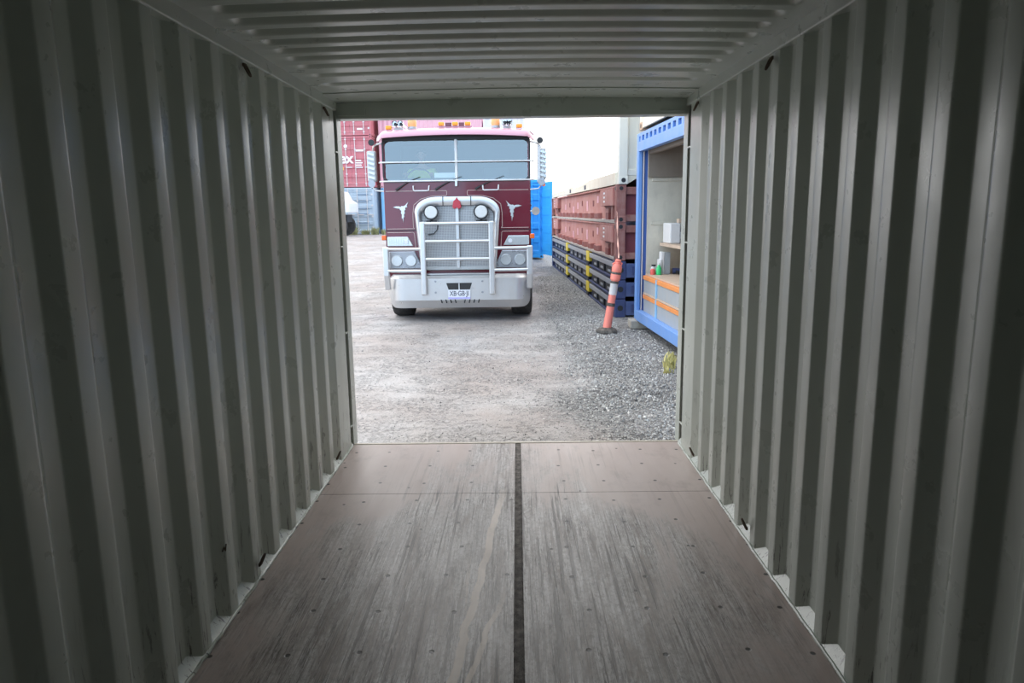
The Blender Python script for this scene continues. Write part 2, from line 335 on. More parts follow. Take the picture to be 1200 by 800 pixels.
# ------------------------------------------------------------------ mesh helpers
class MB:
    def __init__(s): s.v = []; s.f = []
    def add(s, vs, fs, mat=None):
        o = len(s.v)
        for p in vs:
            p = Vector(p)
            if mat is not None: p = mat @ p
            s.v.append(tuple(p))
        s.f += [tuple(i+o for i in f) for f in fs]
        return s
    def box(s, x0, x1, y0, y1, z0, z1, mat=None):
        vs = [(x, y, z) for x in (x0, x1) for y in (y0, y1) for z in (z0, z1)]
        return s.add(vs, [(0, 1, 3, 2), (4, 6, 7, 5), (0, 4, 5, 1), (2, 3, 7, 6), (0, 2, 6, 4), (1, 5, 7, 3)], mat)
    def cyl(s, a, b, r, r2=None, n=16, caps=True, mat=None):
        a, b = Vector(a), Vector(b); r2 = r if r2 is None else r2
        d = (b-a).normalized(); q = d.to_track_quat('Z', 'Y')
        vs = []
        for p, rr in ((a, r), (b, r2)):
            for i in range(n):
                t = 2*PI*i/n; vs.append(p + q @ Vector((rr*math.cos(t), rr*math.sin(t), 0)))
        fs = [(i, (i+1) % n, n+(i+1) % n, n+i) for i in range(n)]
        if caps: fs += [tuple(range(n-1, -1, -1)), tuple(range(n, 2*n))]
        return s.add(vs, fs, mat)
    def tube(s, pts, r, n=10, closed=False, mat=None):
        pts = [Vector(p) for p in pts]; m = len(pts); vs = []; rr = r if isinstance(r, (list, tuple)) else [r]*m
        up = None
        for i, p in enumerate(pts):
            if closed: d = pts[(i+1) % m]-pts[i-1]
            else: d = pts[min(i+1, m-1)]-pts[max(i-1, 0)]
            d.normalize()
            if up is None: up = d.orthogonal().normalized()
            up = (up - d*up.dot(d)).normalized(); sd = d.cross(up)
            for k in range(n):
                t = 2*PI*k/n; vs.append(p + up*rr[i]*math.cos(t) + sd*rr[i]*math.sin(t))
        fs = []
        for i in range(m if closed else m-1):
            j = (i+1) % m
            for k in range(n): fs.append((i*n+k, i*n+(k+1) % n, j*n+(k+1) % n, j*n+k))
        if not closed: fs += [tuple(range(n-1, -1, -1)), tuple(range((m-1)*n, m*n))]
        return s.add(vs, fs, mat)
    def prism(s, poly, d0, d1, axis='y', mat=None):
        """poly in the plane across the axis: axis y -> (x,z); x -> (y,z); z -> (x,y)"""
        def P(a, b, d): return {'y': (a, d, b), 'x': (d, a, b), 'z': (a, b, d)}[axis]
        n = len(poly); vs = [P(a, b, d0) for a, b in poly] + [P(a, b, d1) for a, b in poly]
        fs = [(i, (i+1) % n, n+(i+1) % n, n+i) for i in range(n)] + [tuple(range(n-1, -1, -1)), tuple(range(n, 2*n))]
        return s.add(vs, fs, mat)
    def lathe(s, prof, n=24, mat=None):
        m = len(prof); vs = [(r*math.cos(2*PI*k/n), r*math.sin(2*PI*k/n), z) for r, z in prof for k in range(n)]
        fs = [(i*n+k, i*n+(k+1) % n, (i+1)*n+(k+1) % n, (i+1)*n+k) for i in range(m-1) for k in range(n)]
        fs += [tuple(range(n-1, -1, -1)), tuple(range((m-1)*n, m*n))]
        return s.add(vs, fs, mat)
    def ring(s, outer, inner, d0, d1):
        """frame between two closed outlines of equal length, in (x,z), thick along y"""
        n = len(outer)
        vs = [(a, d0, b) for a, b in outer]+[(a, d0, b) for a, b in inner]+[(a, d1, b) for a, b in outer]+[(a, d1, b) for a, b in inner]
        fs = []
        for i in range(n):
            j = (i+1) % n
            fs += [(i, j, n+j, n+i), (2*n+j, 2*n+i, 3*n+i, 3*n+j), (j, i, 2*n+i, 2*n+j), (n+i, n+j, 3*n+j, 3*n+i)]
        return s.add(vs, fs)
    def build(s, name, mat, parent=None, bevel=0, smooth=None, label=None, kind=None, seg=2):
        me = bpy.data.meshes.new(name); me.from_pydata(s.v, [], s.f); me.validate()
        import bmesh
        bm = bmesh.new(); bm.from_mesh(me); bmesh.ops.recalc_face_normals(bm, faces=bm.faces); bm.to_mesh(me); bm.free()
        me.materials.append(mat)
        if smooth is not None:
            for p in me.polygons: p.use_smooth = True
            me.set_sharp_from_angle(angle=R(smooth))
        o = bpy.data.objects.new(name, me); col.objects.link(o)
        if parent is not None: o.parent = parent
        if bevel:
            b = o.modifiers.new('edge', 'BEVEL'); b.width = bevel; b.segments = seg; b.limit_method = 'ANGLE'; b.angle_limit = R(35)
        if label: o['label'] = label
        if kind: o['kind'] = kind
        return o
def tag(o, label, cat, group=None):
    o['label'] = label; o['category'] = cat
    if group: o['group'] = group
    return o
def thing(name, label, cat, loc=(0, 0, 0), rz=0, group=None):
    o = bpy.data.objects.new(name, None); col.objects.link(o); o.location = loc; o.rotation_euler = (0, 0, rz)
    o.empty_display_size = .1
    return tag(o, label, cat, group)
def struct(o):
    o['kind'] = 'structure'; return o
def copy_tree(o, parent=None):
    c = o.copy(); col.objects.link(c)
    c.parent = parent
    for ch in list(o.children): copy_tree(ch, c)
    return c
def text_mesh(name, body, size, mat, parent, loc, rot=(R(90), 0, 0), depth=.002, bold=0.0, sx=1.0, label=None):
    cu = bpy.data.curves.new(name, 'FONT'); cu.body = body; cu.size = size; cu.extrude = depth; cu.offset = bold
    cu.align_x = 'CENTER'; cu.align_y = 'CENTER'
    to = bpy.data.objects.new(name, cu); col.objects.link(to)
    dg = bpy.context.evaluated_depsgraph_get()
    me = bpy.data.meshes.new_from_object(to.evaluated_get(dg)); me.name = name
    bpy.data.objects.remove(to)
    me.materials.clear(); me.materials.append(mat)
    o = bpy.data.objects.new(name, me); col.objects.link(o); o.parent = parent; o.location = loc; o.rotation_euler = rot; o.scale = (sx, 1, 1)
    if label: o['label'] = label
    return o

def sweep_profile(prof, z0, z1, th, sgn):
    """corrugated sheet: prof = list of (y, x) inner-surface points; solid of thickness th away from the inside"""
    mb = MB(); n = len(prof)
    vs = []
    for z in (z0, z1):
        for y, x in prof: vs.append((x, y, z))
        for y, x in prof: vs.append((x+sgn*th, y, z))
    fs = []
    for i in range(n-1):
        fs += [(i, i+1, 2*n+i+1, 2*n+i), (n+i, n+i+1, 3*n+i+1, 3*n+i), (i, i+1, n+i+1, n+i), (2*n+i, 2*n+i+1, 3*n+i+1, 3*n+i)]
    fs += [(0, n, 3*n, 2*n), (n-1, 2*n-1, 4*n-1, 3*n-1)]
    return mb.add(vs, fs)
def round_profile(pts, r=.007, k=3):
    out = [pts[0]]
    for i in range(1, len(pts)-1):
        a, b, c = Vector(pts[i-1]), Vector(pts[i]), Vector(pts[i+1])
        rr = min(r, (a-b).length*.45, (c-b).length*.45)
        p, q = b+(a-b).normalized()*rr, b+(c-b).normalized()*rr
        for j in range(k+1):
            t = j/k; out.append(tuple(p*(1-t)**2 + b*2*t*(1-t) + q*t*t))
    out.append(pts[-1]); return out

# ------------------------------------------------------------------ the container we stand in (the room)
YB, YE, HW, ZC = -0.95, 4.80, 1.175, 2.385
DEP, SL, FL = .036, .060, .072
def wall_corners(first, pitch, sgn):
    """far-to-near positions of the inner corner where a recess starts"""
    pts = [(YE, sgn*HW)]
    y = first
    ys = []
    while y > YB+.3: ys.append(y); y -= pitch
    for y in ys:      # going toward the camera: inner flat ends at y, slope out, outer flat, slope in
        pts += [(y, sgn*HW), (y-SL, sgn*(HW+DEP)), (y-SL-FL, sgn*(HW+DEP)), (y-2*SL-FL, sgn*HW)]
    pts.append((YB, sgn*HW))
    return pts, ys
pr, ys_r = wall_corners(4.560, .2605, 1)
plft, ys_l = wall_corners(4.590, .270, -1)
def side_wall(name, prof, sgn):
    o = sweep_profile(round_profile(prof), 0.0, 2.36, .003, sgn).build(name, M['inner'], smooth=40)
    return struct(o)
wall_r = side_wall('wall_right', pr, 1)
wall_l = side_wall('wall_left', plft, -1)
mb = MB()
bp = []
x = -HW
while x < HW:
    bp += [(x, YB), (x+.11, YB), (x+.15, YB-.04), (x+.21, YB-.04), (x+.25, YB)]; x += .25
mb.prism([(x, y) for x, y in bp]+[(HW+.2, YB-.07), (-HW-.2, YB-.07)], -.02, 2.40, 'z')
struct(mb.build('wall_back', M['back_paint']))

# ceiling: pressed roof sheet with blind corrugations and a slight camber
def ceiling():
    darks = [4.36, 4.085, 3.850] + [3.660-.1705*i for i in range(28)]
    darks = [d for d in darks if d > YB+.1]
    xs = []
    x = -HW-.05
    while x < HW+.051:
        xs.append(x); x += .012 if .98 < abs(x) < 1.10 else .05
    ys = [YB+i*.0085 for i in range(int((4.62-YB)/.0085)+1)]
    def prof(y):
        for d in darks:
            wdt = .052
            t = d+.018 - y            # distance toward the camera from the far lip
            if -.02 < t < .115:
                if t < 0: return 0.
                if t < .040: return t/.040
                if t < .066: return 1.
                if t < .106: return 1.-(t-.066)/.040
        return 0.
    vs = []
    pz = [prof(y) for y in ys]
    for j, y in enumerate(ys):
        for x in xs:
            a = abs(x); e = min(1, max(0, (1.085-a)/.055)); e = e*e*(3-2*e)
            z = ZC + .018*(1-(x/HW)**2) + .027*pz[j]*e
            vs.append((x, y, z))
    nx = len(xs)
    fs = [(j*nx+i, j*nx+i+1, (j+1)*nx+i+1, (j+1)*nx+i) for j in range(len(ys)-1) for i in range(nx-1)]
    m = MB().add(vs, fs)
    o = m.build('ceiling', M['inner'], smooth=60)
    sm = o.modifiers.new('thick', 'SOLIDIFY'); sm.thickness = .003; sm.offset = 1
    return struct(o)
ceiling()
m = MB(); n = 24
top = [(-HW-.05+(2*HW+.1)*i/n, ZC-.006+.018*(1-((-HW-.05+(2*HW+.1)*i/n)/HW)**2)) for i in range(n+1)]
vs = []
for (x, z) in top: vs += [(x, 4.605, z), (x, 4.97, z-.004), (x, 4.605, z+.02), (x, 4.97, z+.02)]
fs = []
for i in range(n):
    a, b = 4*i, 4*i+4
    fs += [(a, b, b+1, a+1), (a+2, a+3, b+3, b+2), (a, a+2, b+2, b), (a+1, b+1, b+3, a+3)]
struct(m.add(vs, fs).build('trim_1', M['inner'], smooth=30))
# door header box
struct(MB().box(-1.22, 1.22, 4.945, 5.06, 2.273, 2.43).build('trim_2', M['inner'], bevel=.006))
m = MB().box(-1.158, -.98, 4.930, 4.946, 2.293, 2.303).box(-.985, -.975, 4.930, 4.946, 2.293, 2.33).box(1.0, 1.158, 4.930, 4.946, 2.293, 2.301)
struct(m.build('trim_3', M['inner']))
# top side rails
for i, s in ((4, -1), (5, 1)):
    x0, x1 = sorted((s*1.166, s*1.235))
    struct(MB().box(x0, x1, YB, 5.0, 2.325, 2.40).build('trim_%d' % i, M['inner'], bevel=.007, seg=3))
    # bottom rail with sloping cover over the recesses and a weld bead
    m = MB().prism([(s*1.172, -.05), (s*1.172, .006), (s*1.180, .012), (s*1.216, .052), (s*1.235, .052), (s*1.235, -.05)], YB, 4.93, 'y')
    struct(m.build('trim_%d' % (i+2), M['inner'], smooth=30))
    rnd = random.Random(i); pts = [(s*(1.169+rnd.uniform(-.002, .002)), YB+.04*k, .004+rnd.uniform(-.002, .002)) for k in range(147)]
    struct(MB().tube(pts, .0075, 6).build('baseboard_left' if s < 0 else 'baseboard_right', M['inner'], smooth=60))
    # door post: inner channel, groove with rubber seal, outer lip
    a, b = sorted((s*1.176, s*1.24)); XL = 1.170 if s < 0 else 1.182
    YG = 4.885 if s < 0 else 4.835; pst = MB().box(a, b, 4.75, YG, 0.0, 2.34)
    a, b = sorted((s*XL, s*1.245)); pst.box(a, b, 4.940, 5.06, -.02, 2.30)
    a, b = sorted((s*1.222, s*1.25)); pst.box(a, b, YG-.02, 5.0, -.02, 2.34)
    for zz in (.14, .82, 1.42, 2.05):
        a, b = sorted((s*XL, s*1.22)); pst.box(a, b, YG-.002, 4.945, zz, zz+.012)
    po = struct(pst.build('trim_%d' % (i+4), M['inner'], bevel=.004))
    a, b = sorted((s*1.196, s*1.221)); MB().box(a, b, YG+.004, 4.936, 0, 2.30).build('door_seal', M['seal'], po, label='black rubber seal strip')
# sill
struct(MB().box(-1.168, 1.18, 4.933, 4.962, -.06, .004).build('trim_10', M['sill'], bevel=.004))
# floor with centre strip
fl = MB()
for x0, x1 in ((-1.172, .000), (.042, 1.172)):
    for y0, y1 in ((YB, 4.008), (4.012, 4.932)): fl.box(x0, x1, y0, y1, -.03, 0)
struct(fl.build('floor', M['ply']))
struct(MB().box(-.001, .043, YB, 4.932, -.03, -.0045).box(.006, .010, YB, 4.93, -.005, .0005).box(.032, .036, YB, 4.93, -.005, .0005).build('trim_11', M['steel_strip']))
struct(MB().box(-1.22, 1.22, YB-.05, 4.93, -.15, -.031).build('trim_12', M['underbody']))
# outside skin, so that the container is solid seen in reflections
sh = MB()
for s in (-1, 1):
    a, b = sorted((s*1.222, s*1.228)); sh.box(a, b, YB-.05, 5.0, -.15, 2.40)
    a, b = sorted((s*1.225, s*1.26)); sh.box(a, b, 5.063, 5.12, -.17, 2.44)
sh.box(-1.23, 1.23, YB-.05, 5.10, 2.445, 2.455).box(-1.22, 1.22, 5.063, 5.12, 2.30, 2.44).box(-1.22, 1.22, 4.965, 5.05, -.15, -.03)
struct(sh.build('wall_outside', M['outer_shell']))
# open door leaves folded back along the outside
for s, nm in ((-1, 'door_1'), (1, 'door_2')):
    a, b = sorted((s*1.262, s*1.305))
    d = struct(MB().box(a, b, 3.98, 5.13, -.08, 2.36).build(nm, M['outer_shell'], bevel=.01))
    for yy in (4.25, 4.55): MB().cyl((s*1.325, yy, -.12), (s*1.325, yy, 2.4), .017).build('locking_rod', M['rod'], d, smooth=40)
# lashing rings
def ring_bar(parent, s, y, z, mat, up=1):
    c = Vector((s*1.165, y, z)); pts = []
    for k in range(10):
        t = -PI*.1+PI*1.2*k/9
        pts.append(c+Vector((-s*(.008+.016*math.sin(t)), .016*math.cos(t), -up*.034*math.sin(t)-(.012*up))))
    o = MB().tube(pts, .0055, 8).box(c.x-.006 if s > 0 else c.x-.003, c.x+.003 if s > 0 else c.x+.006, y-.016, y+.016, z-.007, z+.007)
    o.build('lashing_ring', mat, parent, smooth=50, label='small dark lashing ring')
for y in (4.62, 3.30, 1.9): ring_bar(wall_l, -1, y, 2.300, M['rust'])
for y in (4.62, 3.32, 1.9): ring_bar(wall_r, 1, y, 2.300, M['rust'])
for y in (3.02, 4.44): ring_bar(wall_l, -1, y, .075, M['rust'], -1)
for y in (3.35, 4.44): ring_bar(wall_r, 1, y, .075, M['rust'], -1)
# bent, scratched hole edge low on the left wall
MB().tube([(-1.176, 2.67, .31), (-1.171, 2.68, .325), (-1.172, 2.69, .305), (-1.171, 2.70, .33)], .0028, 6).build('torn_metal', M['rust'], wall_l, label='small rusty tear in the left wall')

# ------------------------------------------------------------------ ground
def gz(x, y):
    t = min(1, max(0, (y-20)/15)); t = t*t*(3-2*t)
    u = min(1, max(0, (1.0-x)/4)); u = u*u*(3-2*u)
    return -.17+.62*t*u
def ground():
    xs = [-60, -40, -26]+[-18+i*.8 for i in range(46)]+[20, 28, 45]
    ys = [-8, 0, 4]+[5+i*.4 for i in range(60)]+[29+i*1.5 for i in range(16)]+[60, 90, 160]
    rnd = random.Random(3)
    vs = [(x, y, gz(x, y)+(rnd.uniform(-.010, .006) if 5 < y < 30 and abs(x) < 8 else 0)) for y in ys for x in xs]
    nx = len(xs)
    fs = [(j*nx+i, j*nx+i+1, (j+1)*nx+i+1, (j+1)*nx+i) for j in range(len(ys)-1) for i in range(nx-1)]
    # leave the part under our container lower
    o = MB().add([(x, y, z-(.05 if y < 5 else 0)) for x, y, z in vs], fs).build('ground', M['ground'], smooth=80)
    return struct(o)
ground()
def stones():
    rnd = random.Random(11); mb = MB()
    oc = [(1, 0, 0), (0, 1, 0), (-1, 0, 0), (0, -1, 0), (0, 0, 1), (0, 0, -1)]
    of = [(0, 1, 4), (1, 2, 4), (2, 3, 4), (3, 0, 4), (1, 0, 5), (2, 1, 5), (3, 2, 5), (0, 3, 5)]
    cnt = 0
    while cnt < 21000:
        y = 5.2+15*rnd.random()**1.5; t = rnd.random()
        if rnd.random() < .84:
            x = .30+1.8*rnd.random()**.75 + rnd.gauss(0, .42)-.02*(y-5)
        else: x = -3.4+5*rnd.random()
        if y > 10.9 and x > 1.62 - .041*(y-12): continue
        if x > 2.3-.058*(y-5): continue
        if -2.3 < x < .45 and 11.8 < y: continue
        s = rnd.uniform(.005, .014)*(1.5 if rnd.random() < .08 else 1)*(1 if x > .6 else .6)
        if rnd.random() < .004 and x > .9: s *= 1.9
        e = Euler((rnd.random()*6, rnd.random()*6, rnd.random()*6)).to_matrix()
        sc3 = Vector((rnd.uniform(.7, 1.4), rnd.uniform(.7, 1.2), rnd.uniform(.5, .9)))*s
        c = Vector((x, y, -.17+s*.3))
        vs = [c+e @ Vector((a*sc3.x*rnd.uniform(.8, 1.2), b*sc3.y*rnd.uniform(.8, 1.2), d*sc3.z)) for a, b, d in oc]
        mb.v += [tuple(v) for v in vs]; o = len(mb.v)-6; mb.f += [tuple(i+o for i in f) for f in of]
        cnt += 1
    o = mb.build('gravel', M['stone'])
    tag(o, 'loose grey gravel stones strewn over the wet yard in front of the stacked racks', 'gravel'); o['kind'] = 'stuff'
stones()

# ------------------------------------------------------------------ generic shipping container
def zig(x0, x1, pitch, dep, y, sgn):
    """outside face of a corrugated sheet from x0 to x1"""
    pts = []; n = max(1, round((x1-x0)/pitch)); p = (x1-x0)/n
    for i in range(n):
        a = x0+i*p; pts += [(a, y), (a+p*.28, y), (a+p*.5, y+sgn*dep), (a+p*.78, y+sgn*dep)]
    pts.append((x1, y)); return pts
def shipping_container(label, mat, loc, rz, L, H, doors=True, group=None, rodmat=None, panel_mat=None, base=.0, marks=None, name='shipping_container', casting=None):
    W = 2.438; t = thing(name, label, 'container', loc, rz, group); pm = panel_mat or mat
    fr = MB()
    for x in (0, W-.12):
        for y in (0, L-.12): fr.box(x, x+.12, y, y+.12, .11, H-.11)
    for x in (0, W-.08): fr.box(x, x+.08, .12, L-.12, .02, .16).box(x, x+.08, .12, L-.12, H-.09, H-.01)
    for y in (0, L-.1): fr.box(.12, W-.12, y, y+.10, .02, .15).box(.12, W-.12, y, y+.10, H-.13, H-.01)
    fr.build('frame', mat, t, bevel=.008)
    for x in (0, W-.165):
        for y in (0, L-.175):
            for z in (0, H-.118):
                c = MB(); xx = x+(-.004 if x == 0 else .004); yy = y+(-.004 if y == 0 else .004)
                c.box(xx, xx+.165, yy, yy+.175, z, z+.118); o = c.build('corner_casting', casting or mat, t, bevel=.008)
                MB().cyl((xx+.085, yy-.003 if y == 0 else yy+.178, z+.06), (xx+.085, yy+.02 if y == 0 else yy+.16, z+.06), .035, n=10).build('casting_hole', M['black'], o)
                h = MB().cyl((xx-.003 if x == 0 else xx+.168, yy+.09, z+.06), (xx+.02 if x == 0 else xx+.14, yy+.09, z+.06), .035, n=10); h.build('casting_hole', M['black'], o)
    for x, sg in ((.03, 1), (W-.03, -1)):
        pts = zig(.12, L-.12, .27, .036, x, sg)
        poly = [(b, a) for a, b in pts] + [(x+sg*.06, L-.12), (x+sg*.06, .12)]
        MB().prism(poly, .15, H-.08, 'z').build('side_panel', pm, t)
    pts = zig(.12, W-.12, .25, .036, L-.03, -1)
    MB().prism(pts+[(W-.12, L-.1), (.12, L-.1)], .14, H-.12, 'z').build('end_panel', pm, t)
    MB().box(.05, W-.05, .05, L-.05, H-.05, H-.02).build('roof', pm, t); MB().box(.03, W-.03, .06, L-.06, .015, .05).build('underfloor', M['underbody'], t)
    if doors:
        mid = W/2
        for x0, x1 in ((.13, mid-.006), (mid+.006, W-.13)):
            z0, z1 = .16, H-.14
            prof = [(.055, z0), (.028, z0)]; nr = 5; step = (z1-z0)/nr
            for i in range(nr):
                a = z0+i*step; prof += [(.028, a+step*.18), (.062, a+step*.27), (.062, a+step*.73), (.028, a+step*.82)]
            prof += [(.028, z1), (.075, z1), (.075, z0)]
            d = MB().prism(prof, x0, x1, 'x').build('door', pm, t)
            for fx in (.22, .74):
                xx = x0+(x1-x0)*fx
                rd = MB().cyl((xx, .0, z0-.10), (xx, .0, z1+.10), .02, n=8)
                for zz in (z0+.05, z0+.6, z1-.6, z1-.05): rd.box(xx-.05, xx+.05, .0, .03, zz-.03, zz+.03)
                r_ = rd.build('locking_rod', rodmat or M['rod'], d)
                MB().box(xx-.02, xx+.35, -.02, 0.0, z0+.95, z0+1.0).build('handle', rodmat or M['rod'], r_)
            hx = .125 if x0 < 1 else W-.125
            for i in range(4): MB().box(hx-.05, hx+.05, -.005, .03, z0+.25+i*(z1-z0-.5)/3-.05, z0+.25+i*(z1-z0-.5)/3+.05).build('hinge', rodmat or M['rod'], d)
    else:
        pts = zig(.12, W-.12, .25, .036, .03, 1)
        MB().prism(pts+[(W-.12, .1), (.12, .1)], .14, H-.12, 'z').build('end_panel', pm, t)
    return t
def mark_bars(parent, name, mat, rows, y=.02):
    for x0, x1, z0, z1 in rows: MB().box(x0, x1, y, y+.004, z0, z1).build(name, mat, parent)

# far left stack, doors toward us
XS = -10.68
g1 = 'containers stacked at the back of the yard'
a = shipping_container('blue-grey container on the ground behind the parked truck wheel, rows of faded lettering', M['c_grey'], (XS, 42, .45), 0, 6.06, 2.68, group=g1)
mark_bars(a, 'faded_lettering', M['lettering_grey'], [(1.42, 2.10, z, z+.07) for z in (2.25, 1.85, 1.45, 1.15, .62)], .018)
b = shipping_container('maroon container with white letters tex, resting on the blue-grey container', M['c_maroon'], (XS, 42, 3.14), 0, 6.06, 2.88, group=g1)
text_mesh('lettering', 'tex', .80, M['lettering_white'], b, (.80, .012, 1.62), bold=.02, label='white letters tex')
mark_bars(b, 'serial_lettering', M['lettering_white'], [(1.50, 1.95, 2.02, 2.12)]+[(1.48, 1.80+.06*(i % 2), 1.48-.13*i, 1.55-.13*i) for i in range(4)], .016)
MB().cyl((.93, .02, 2.32), (.93, .012, 2.32), .10).build('round_sticker', M['lettering_white'], b, label='white round sticker')
mark_bars(b, 'orange_sticker', M['lettering_orange'], [(.32, .78, .98, 1.16)], .014)
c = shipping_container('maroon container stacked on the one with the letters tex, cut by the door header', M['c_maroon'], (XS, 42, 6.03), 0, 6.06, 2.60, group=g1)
mark_bars(c, 'serial_lettering', M['lettering_white'], [(1.65, 1.95, .32, .42), (1.65, 2.05, .9, .98)], .016)
d = shipping_container('light blue container on the ground just left of the truck cab', M['c_ltblue'], (-1.95, 43, .45), R(90), 6.06, 2.68, doors=False, group=g1)
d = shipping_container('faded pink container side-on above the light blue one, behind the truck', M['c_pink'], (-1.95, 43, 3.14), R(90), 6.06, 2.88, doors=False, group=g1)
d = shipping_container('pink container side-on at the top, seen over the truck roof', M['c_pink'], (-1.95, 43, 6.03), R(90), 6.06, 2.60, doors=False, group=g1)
d = shipping_container('pale lavender container end above the truck roof, next to the open sky', M['c_lav'], (-1.88, 43, 3.14+1.1), 0, 6.06, 2.88, doors=False, group=g1)
d2 = shipping_container('grey container hidden low behind the truck cab', M['c_grey'], (-1.88, 43, .45), 0, 6.06, 3.78, doors=False, group=g1)

# grass tufts along their foot
def tuft(name, label, cat, c, n, hgt, spread, mat, group=None, seed=1, wdt=.01):
    rnd = random.Random(seed); m = MB()
    for i in range(n):
        a = rnd.random()*2*PI; r = spread*math.sqrt(rnd.random()); bx, by = r*math.cos(a), r*math.sin(a)*.6
        h = hgt*rnd.uniform(.5, 1); lx, ly = rnd.gauss(0, .3)*h, rnd.gauss(0, .3)*h; w_ = wdt*rnd.uniform(.6, 1.4)
        t = rnd.random()*PI; dx, dy = w_*math.cos(t), w_*math.sin(t)
        m.add([(bx-dx, by-dy, 0), (bx+dx, by+dy, 0), (bx+lx*.4+dx, by+ly*.4+dy, h*.6), (bx+lx*.4-dx, by+ly*.4-dy, h*.6), (bx+lx, by+ly, h)], [(0, 1, 2, 3), (3, 2, 4)])
    o = m.build(name, mat); o.location = c
    return tag(o, label, cat, group)
rg = random.Random(5)
for i in range(11):
    x = -10.6+.62*i+rg.uniform(-.03, .03)
    tuft('grass_tuft', 'tuft of dry grass at the foot of the far grey and blue containers', 'grass', (x, 41.4+rg.uniform(-.3, .2), .44), 90, .55*rg.uniform(.6, 1.1), .22, M['grass'], 'grass tufts along the far containers', i, .02)

# ------------------------------------------------------------------ parked truck at far left (mudguard and wheel show)
def wheel(parent, c, r, wd, side=1, name='wheel', rim=None):
    o = MB(); mt = Matrix.Translation(Vector(c)) @ Matrix.Rotation(R(90), 4, 'Y')
    h = wd/2
    o.lathe([(r*.55, -h), (r*.80, -h), (r*.95, -h*.92), (r, -h*.7), (r, h*.7), (r*.95, h*.92), (r*.80, h), (r*.55, h)], 32, mt)
    w_ = o.build(name, M['tyre'], parent, smooth=35)
    q = MB().lathe([(r*.56, -h*.85), (r*.56, h*.85), (r*.50, h*.8), (r*.42, h*.35), (r*.2, h*.3), (r*.17, h*.6), (.001, h*.62), (.001, -h*.5)], 24, mt @ Matrix.Scale(side, 4, (0, 0, 1)))
    q.build('rim', rim or M['alloy'], w_, smooth=35)
    return w_
t = thing('parked_truck', 'white truck with dusty wheel parked in front of the blue-grey container', 'truck', (-8.78, 38.2, .45), R(90))
# local: x toward +y world (away), y toward -x world (left)
MB().prism([(.05, 1.25), (.05, 1.75), (.35, 1.95), (.55, 2.38), (3.0, 2.46), (3.0, 1.2), (1.25, 1.2), (1.2, 1.45), (.9, 1.6), (.5, 1.5), (.3, 1.25)], 0, 2.2, 'x').build('cab', M['white_metal'], t, bevel=.04)
for x in (.12, 2.08): wheel(t, (x, .80, .57), .57, .28, -1 if x < 1 else 1, rim=M['alloy_dull'])
for x in (.12, 2.08): wheel(t, (x, 4.5, .57), .57, .28, -1 if x < 1 else 1, rim=M['alloy_dull'])
MB().box(.5, 1.7, .3, 5.6, .75, 1.15).build('chassis', M['underbody'], t)
MB().box(-.02, 2.2, 3.0, 6.0, 1.2, 2.2).build('tray', M['white_metal'], t, bevel=.03)

# ------------------------------------------------------------------ the red cab-over truck
def superellipse(x0, x1, z0, z1, r, k=5):
    pts = []
    for cx, cz, a0 in ((x1-r, z1-r, 0), (x0+r, z1-r, 90), (x0+r, z0+r, 180), (x1-r, z0+r, 270)):
        for i in range(k+1):
            t = R(a0+90*i/k); pts.append((cx+r*math.cos(t), cz+r*math.sin(t)))
    return pts
T = thing('cab_over_truck', 'maroon cab-over prime mover with chrome bull bar facing the container door', 'truck', (-.955, 12.0, -.17))
HWc = 1.21
# cab shell: front panel around the windscreen, sides, back, roof, floor
cab = MB()
wo_ = superellipse(-HWc, HWc, 1.05, 3.12, .09); wi_ = superellipse(-1.19, 1.19, 2.33, 2.995, .09)
cab.ring(wo_, wi_, 0, .05)
cab.box(-HWc, -HWc+.04, .04, 2.1, 1.15, 3.10).box(HWc-.04, HWc, .04, 2.1, 1.15, 3.10).box(-HWc, HWc, 2.06, 2.1, 1.15, 3.10)
cab.box(-HWc+.02, HWc-.02, .03, 2.1, 3.08, 3.13).box(-HWc, HWc, .03, 2.1, 1.15, 1.19)
cab.box(-HWc+.01, HWc-.01, .01, .09, .62, 1.1)
cabo = cab.build('cab', M['maroon'], T, bevel=.015)
# side windows on the cab
for s in (-1, 1):
    a, b = sorted((s*1.208, s*1.216)); MB().box(a, b, .25, 1.15, 2.2, 2.9).build('side_window', M['side_glass'], T)
    a, b = sorted((s*1.212, s*1.222)); dd = MB().ring([(0, 0)]*0 or superellipse(.15, 1.25, 1.25, 3.0, .06), superellipse(.17, 1.23, 1.27, 2.98, .06), a, b)
    for i, v in enumerate(dd.v): dd.v[i] = (v[1], v[0], v[2])
    dd.build('door_gap', M['underbody'], T)
    MB().box(min(s*1.21, s*1.25), max(s*1.21, s*1.25), .95, 1.1, 1.9, 1.94).build('door_handle', M['chrome'], T, bevel=.005)
# windscreen rubber, glass, mullion
MB().ring(superellipse(-1.215, 1.215, 2.32, 3.03, .10), superellipse(-1.192, 1.192, 2.335, 2.975, .085), -.012, .012).build('windscreen_rubber', M['black'], T, bevel=.004)
g = MB(); n = 20; gw = 1.20
vs = []; nz_ = 8
for j in range(nz_+1):
    z = 2.325+.66*j/nz_
    dz = max(0, .09-min(z-2.325, 2.985-z)); hx = 1.20-(.09-math.sqrt(max(0, .09**2-dz**2)))
    for i in range(n+1):
        x = -hx+2*hx*i/n; vs.append((x, .004+.030*(x/1.20)**4+.012*(x/1.20)**2, z))
g.add(vs, [(j*(n+1)+i, j*(n+1)+i+1, (j+1)*(n+1)+i+1, (j+1)*(n+1)+i) for j in range(nz_) for i in range(n)])
g.build('windscreen', M['windscreen'], T, smooth=60)
MB().box(-.022, .022, -.03, .0, 2.32, 3.0).build('windscreen_divider', M['white_metal'], T, bevel=.008)
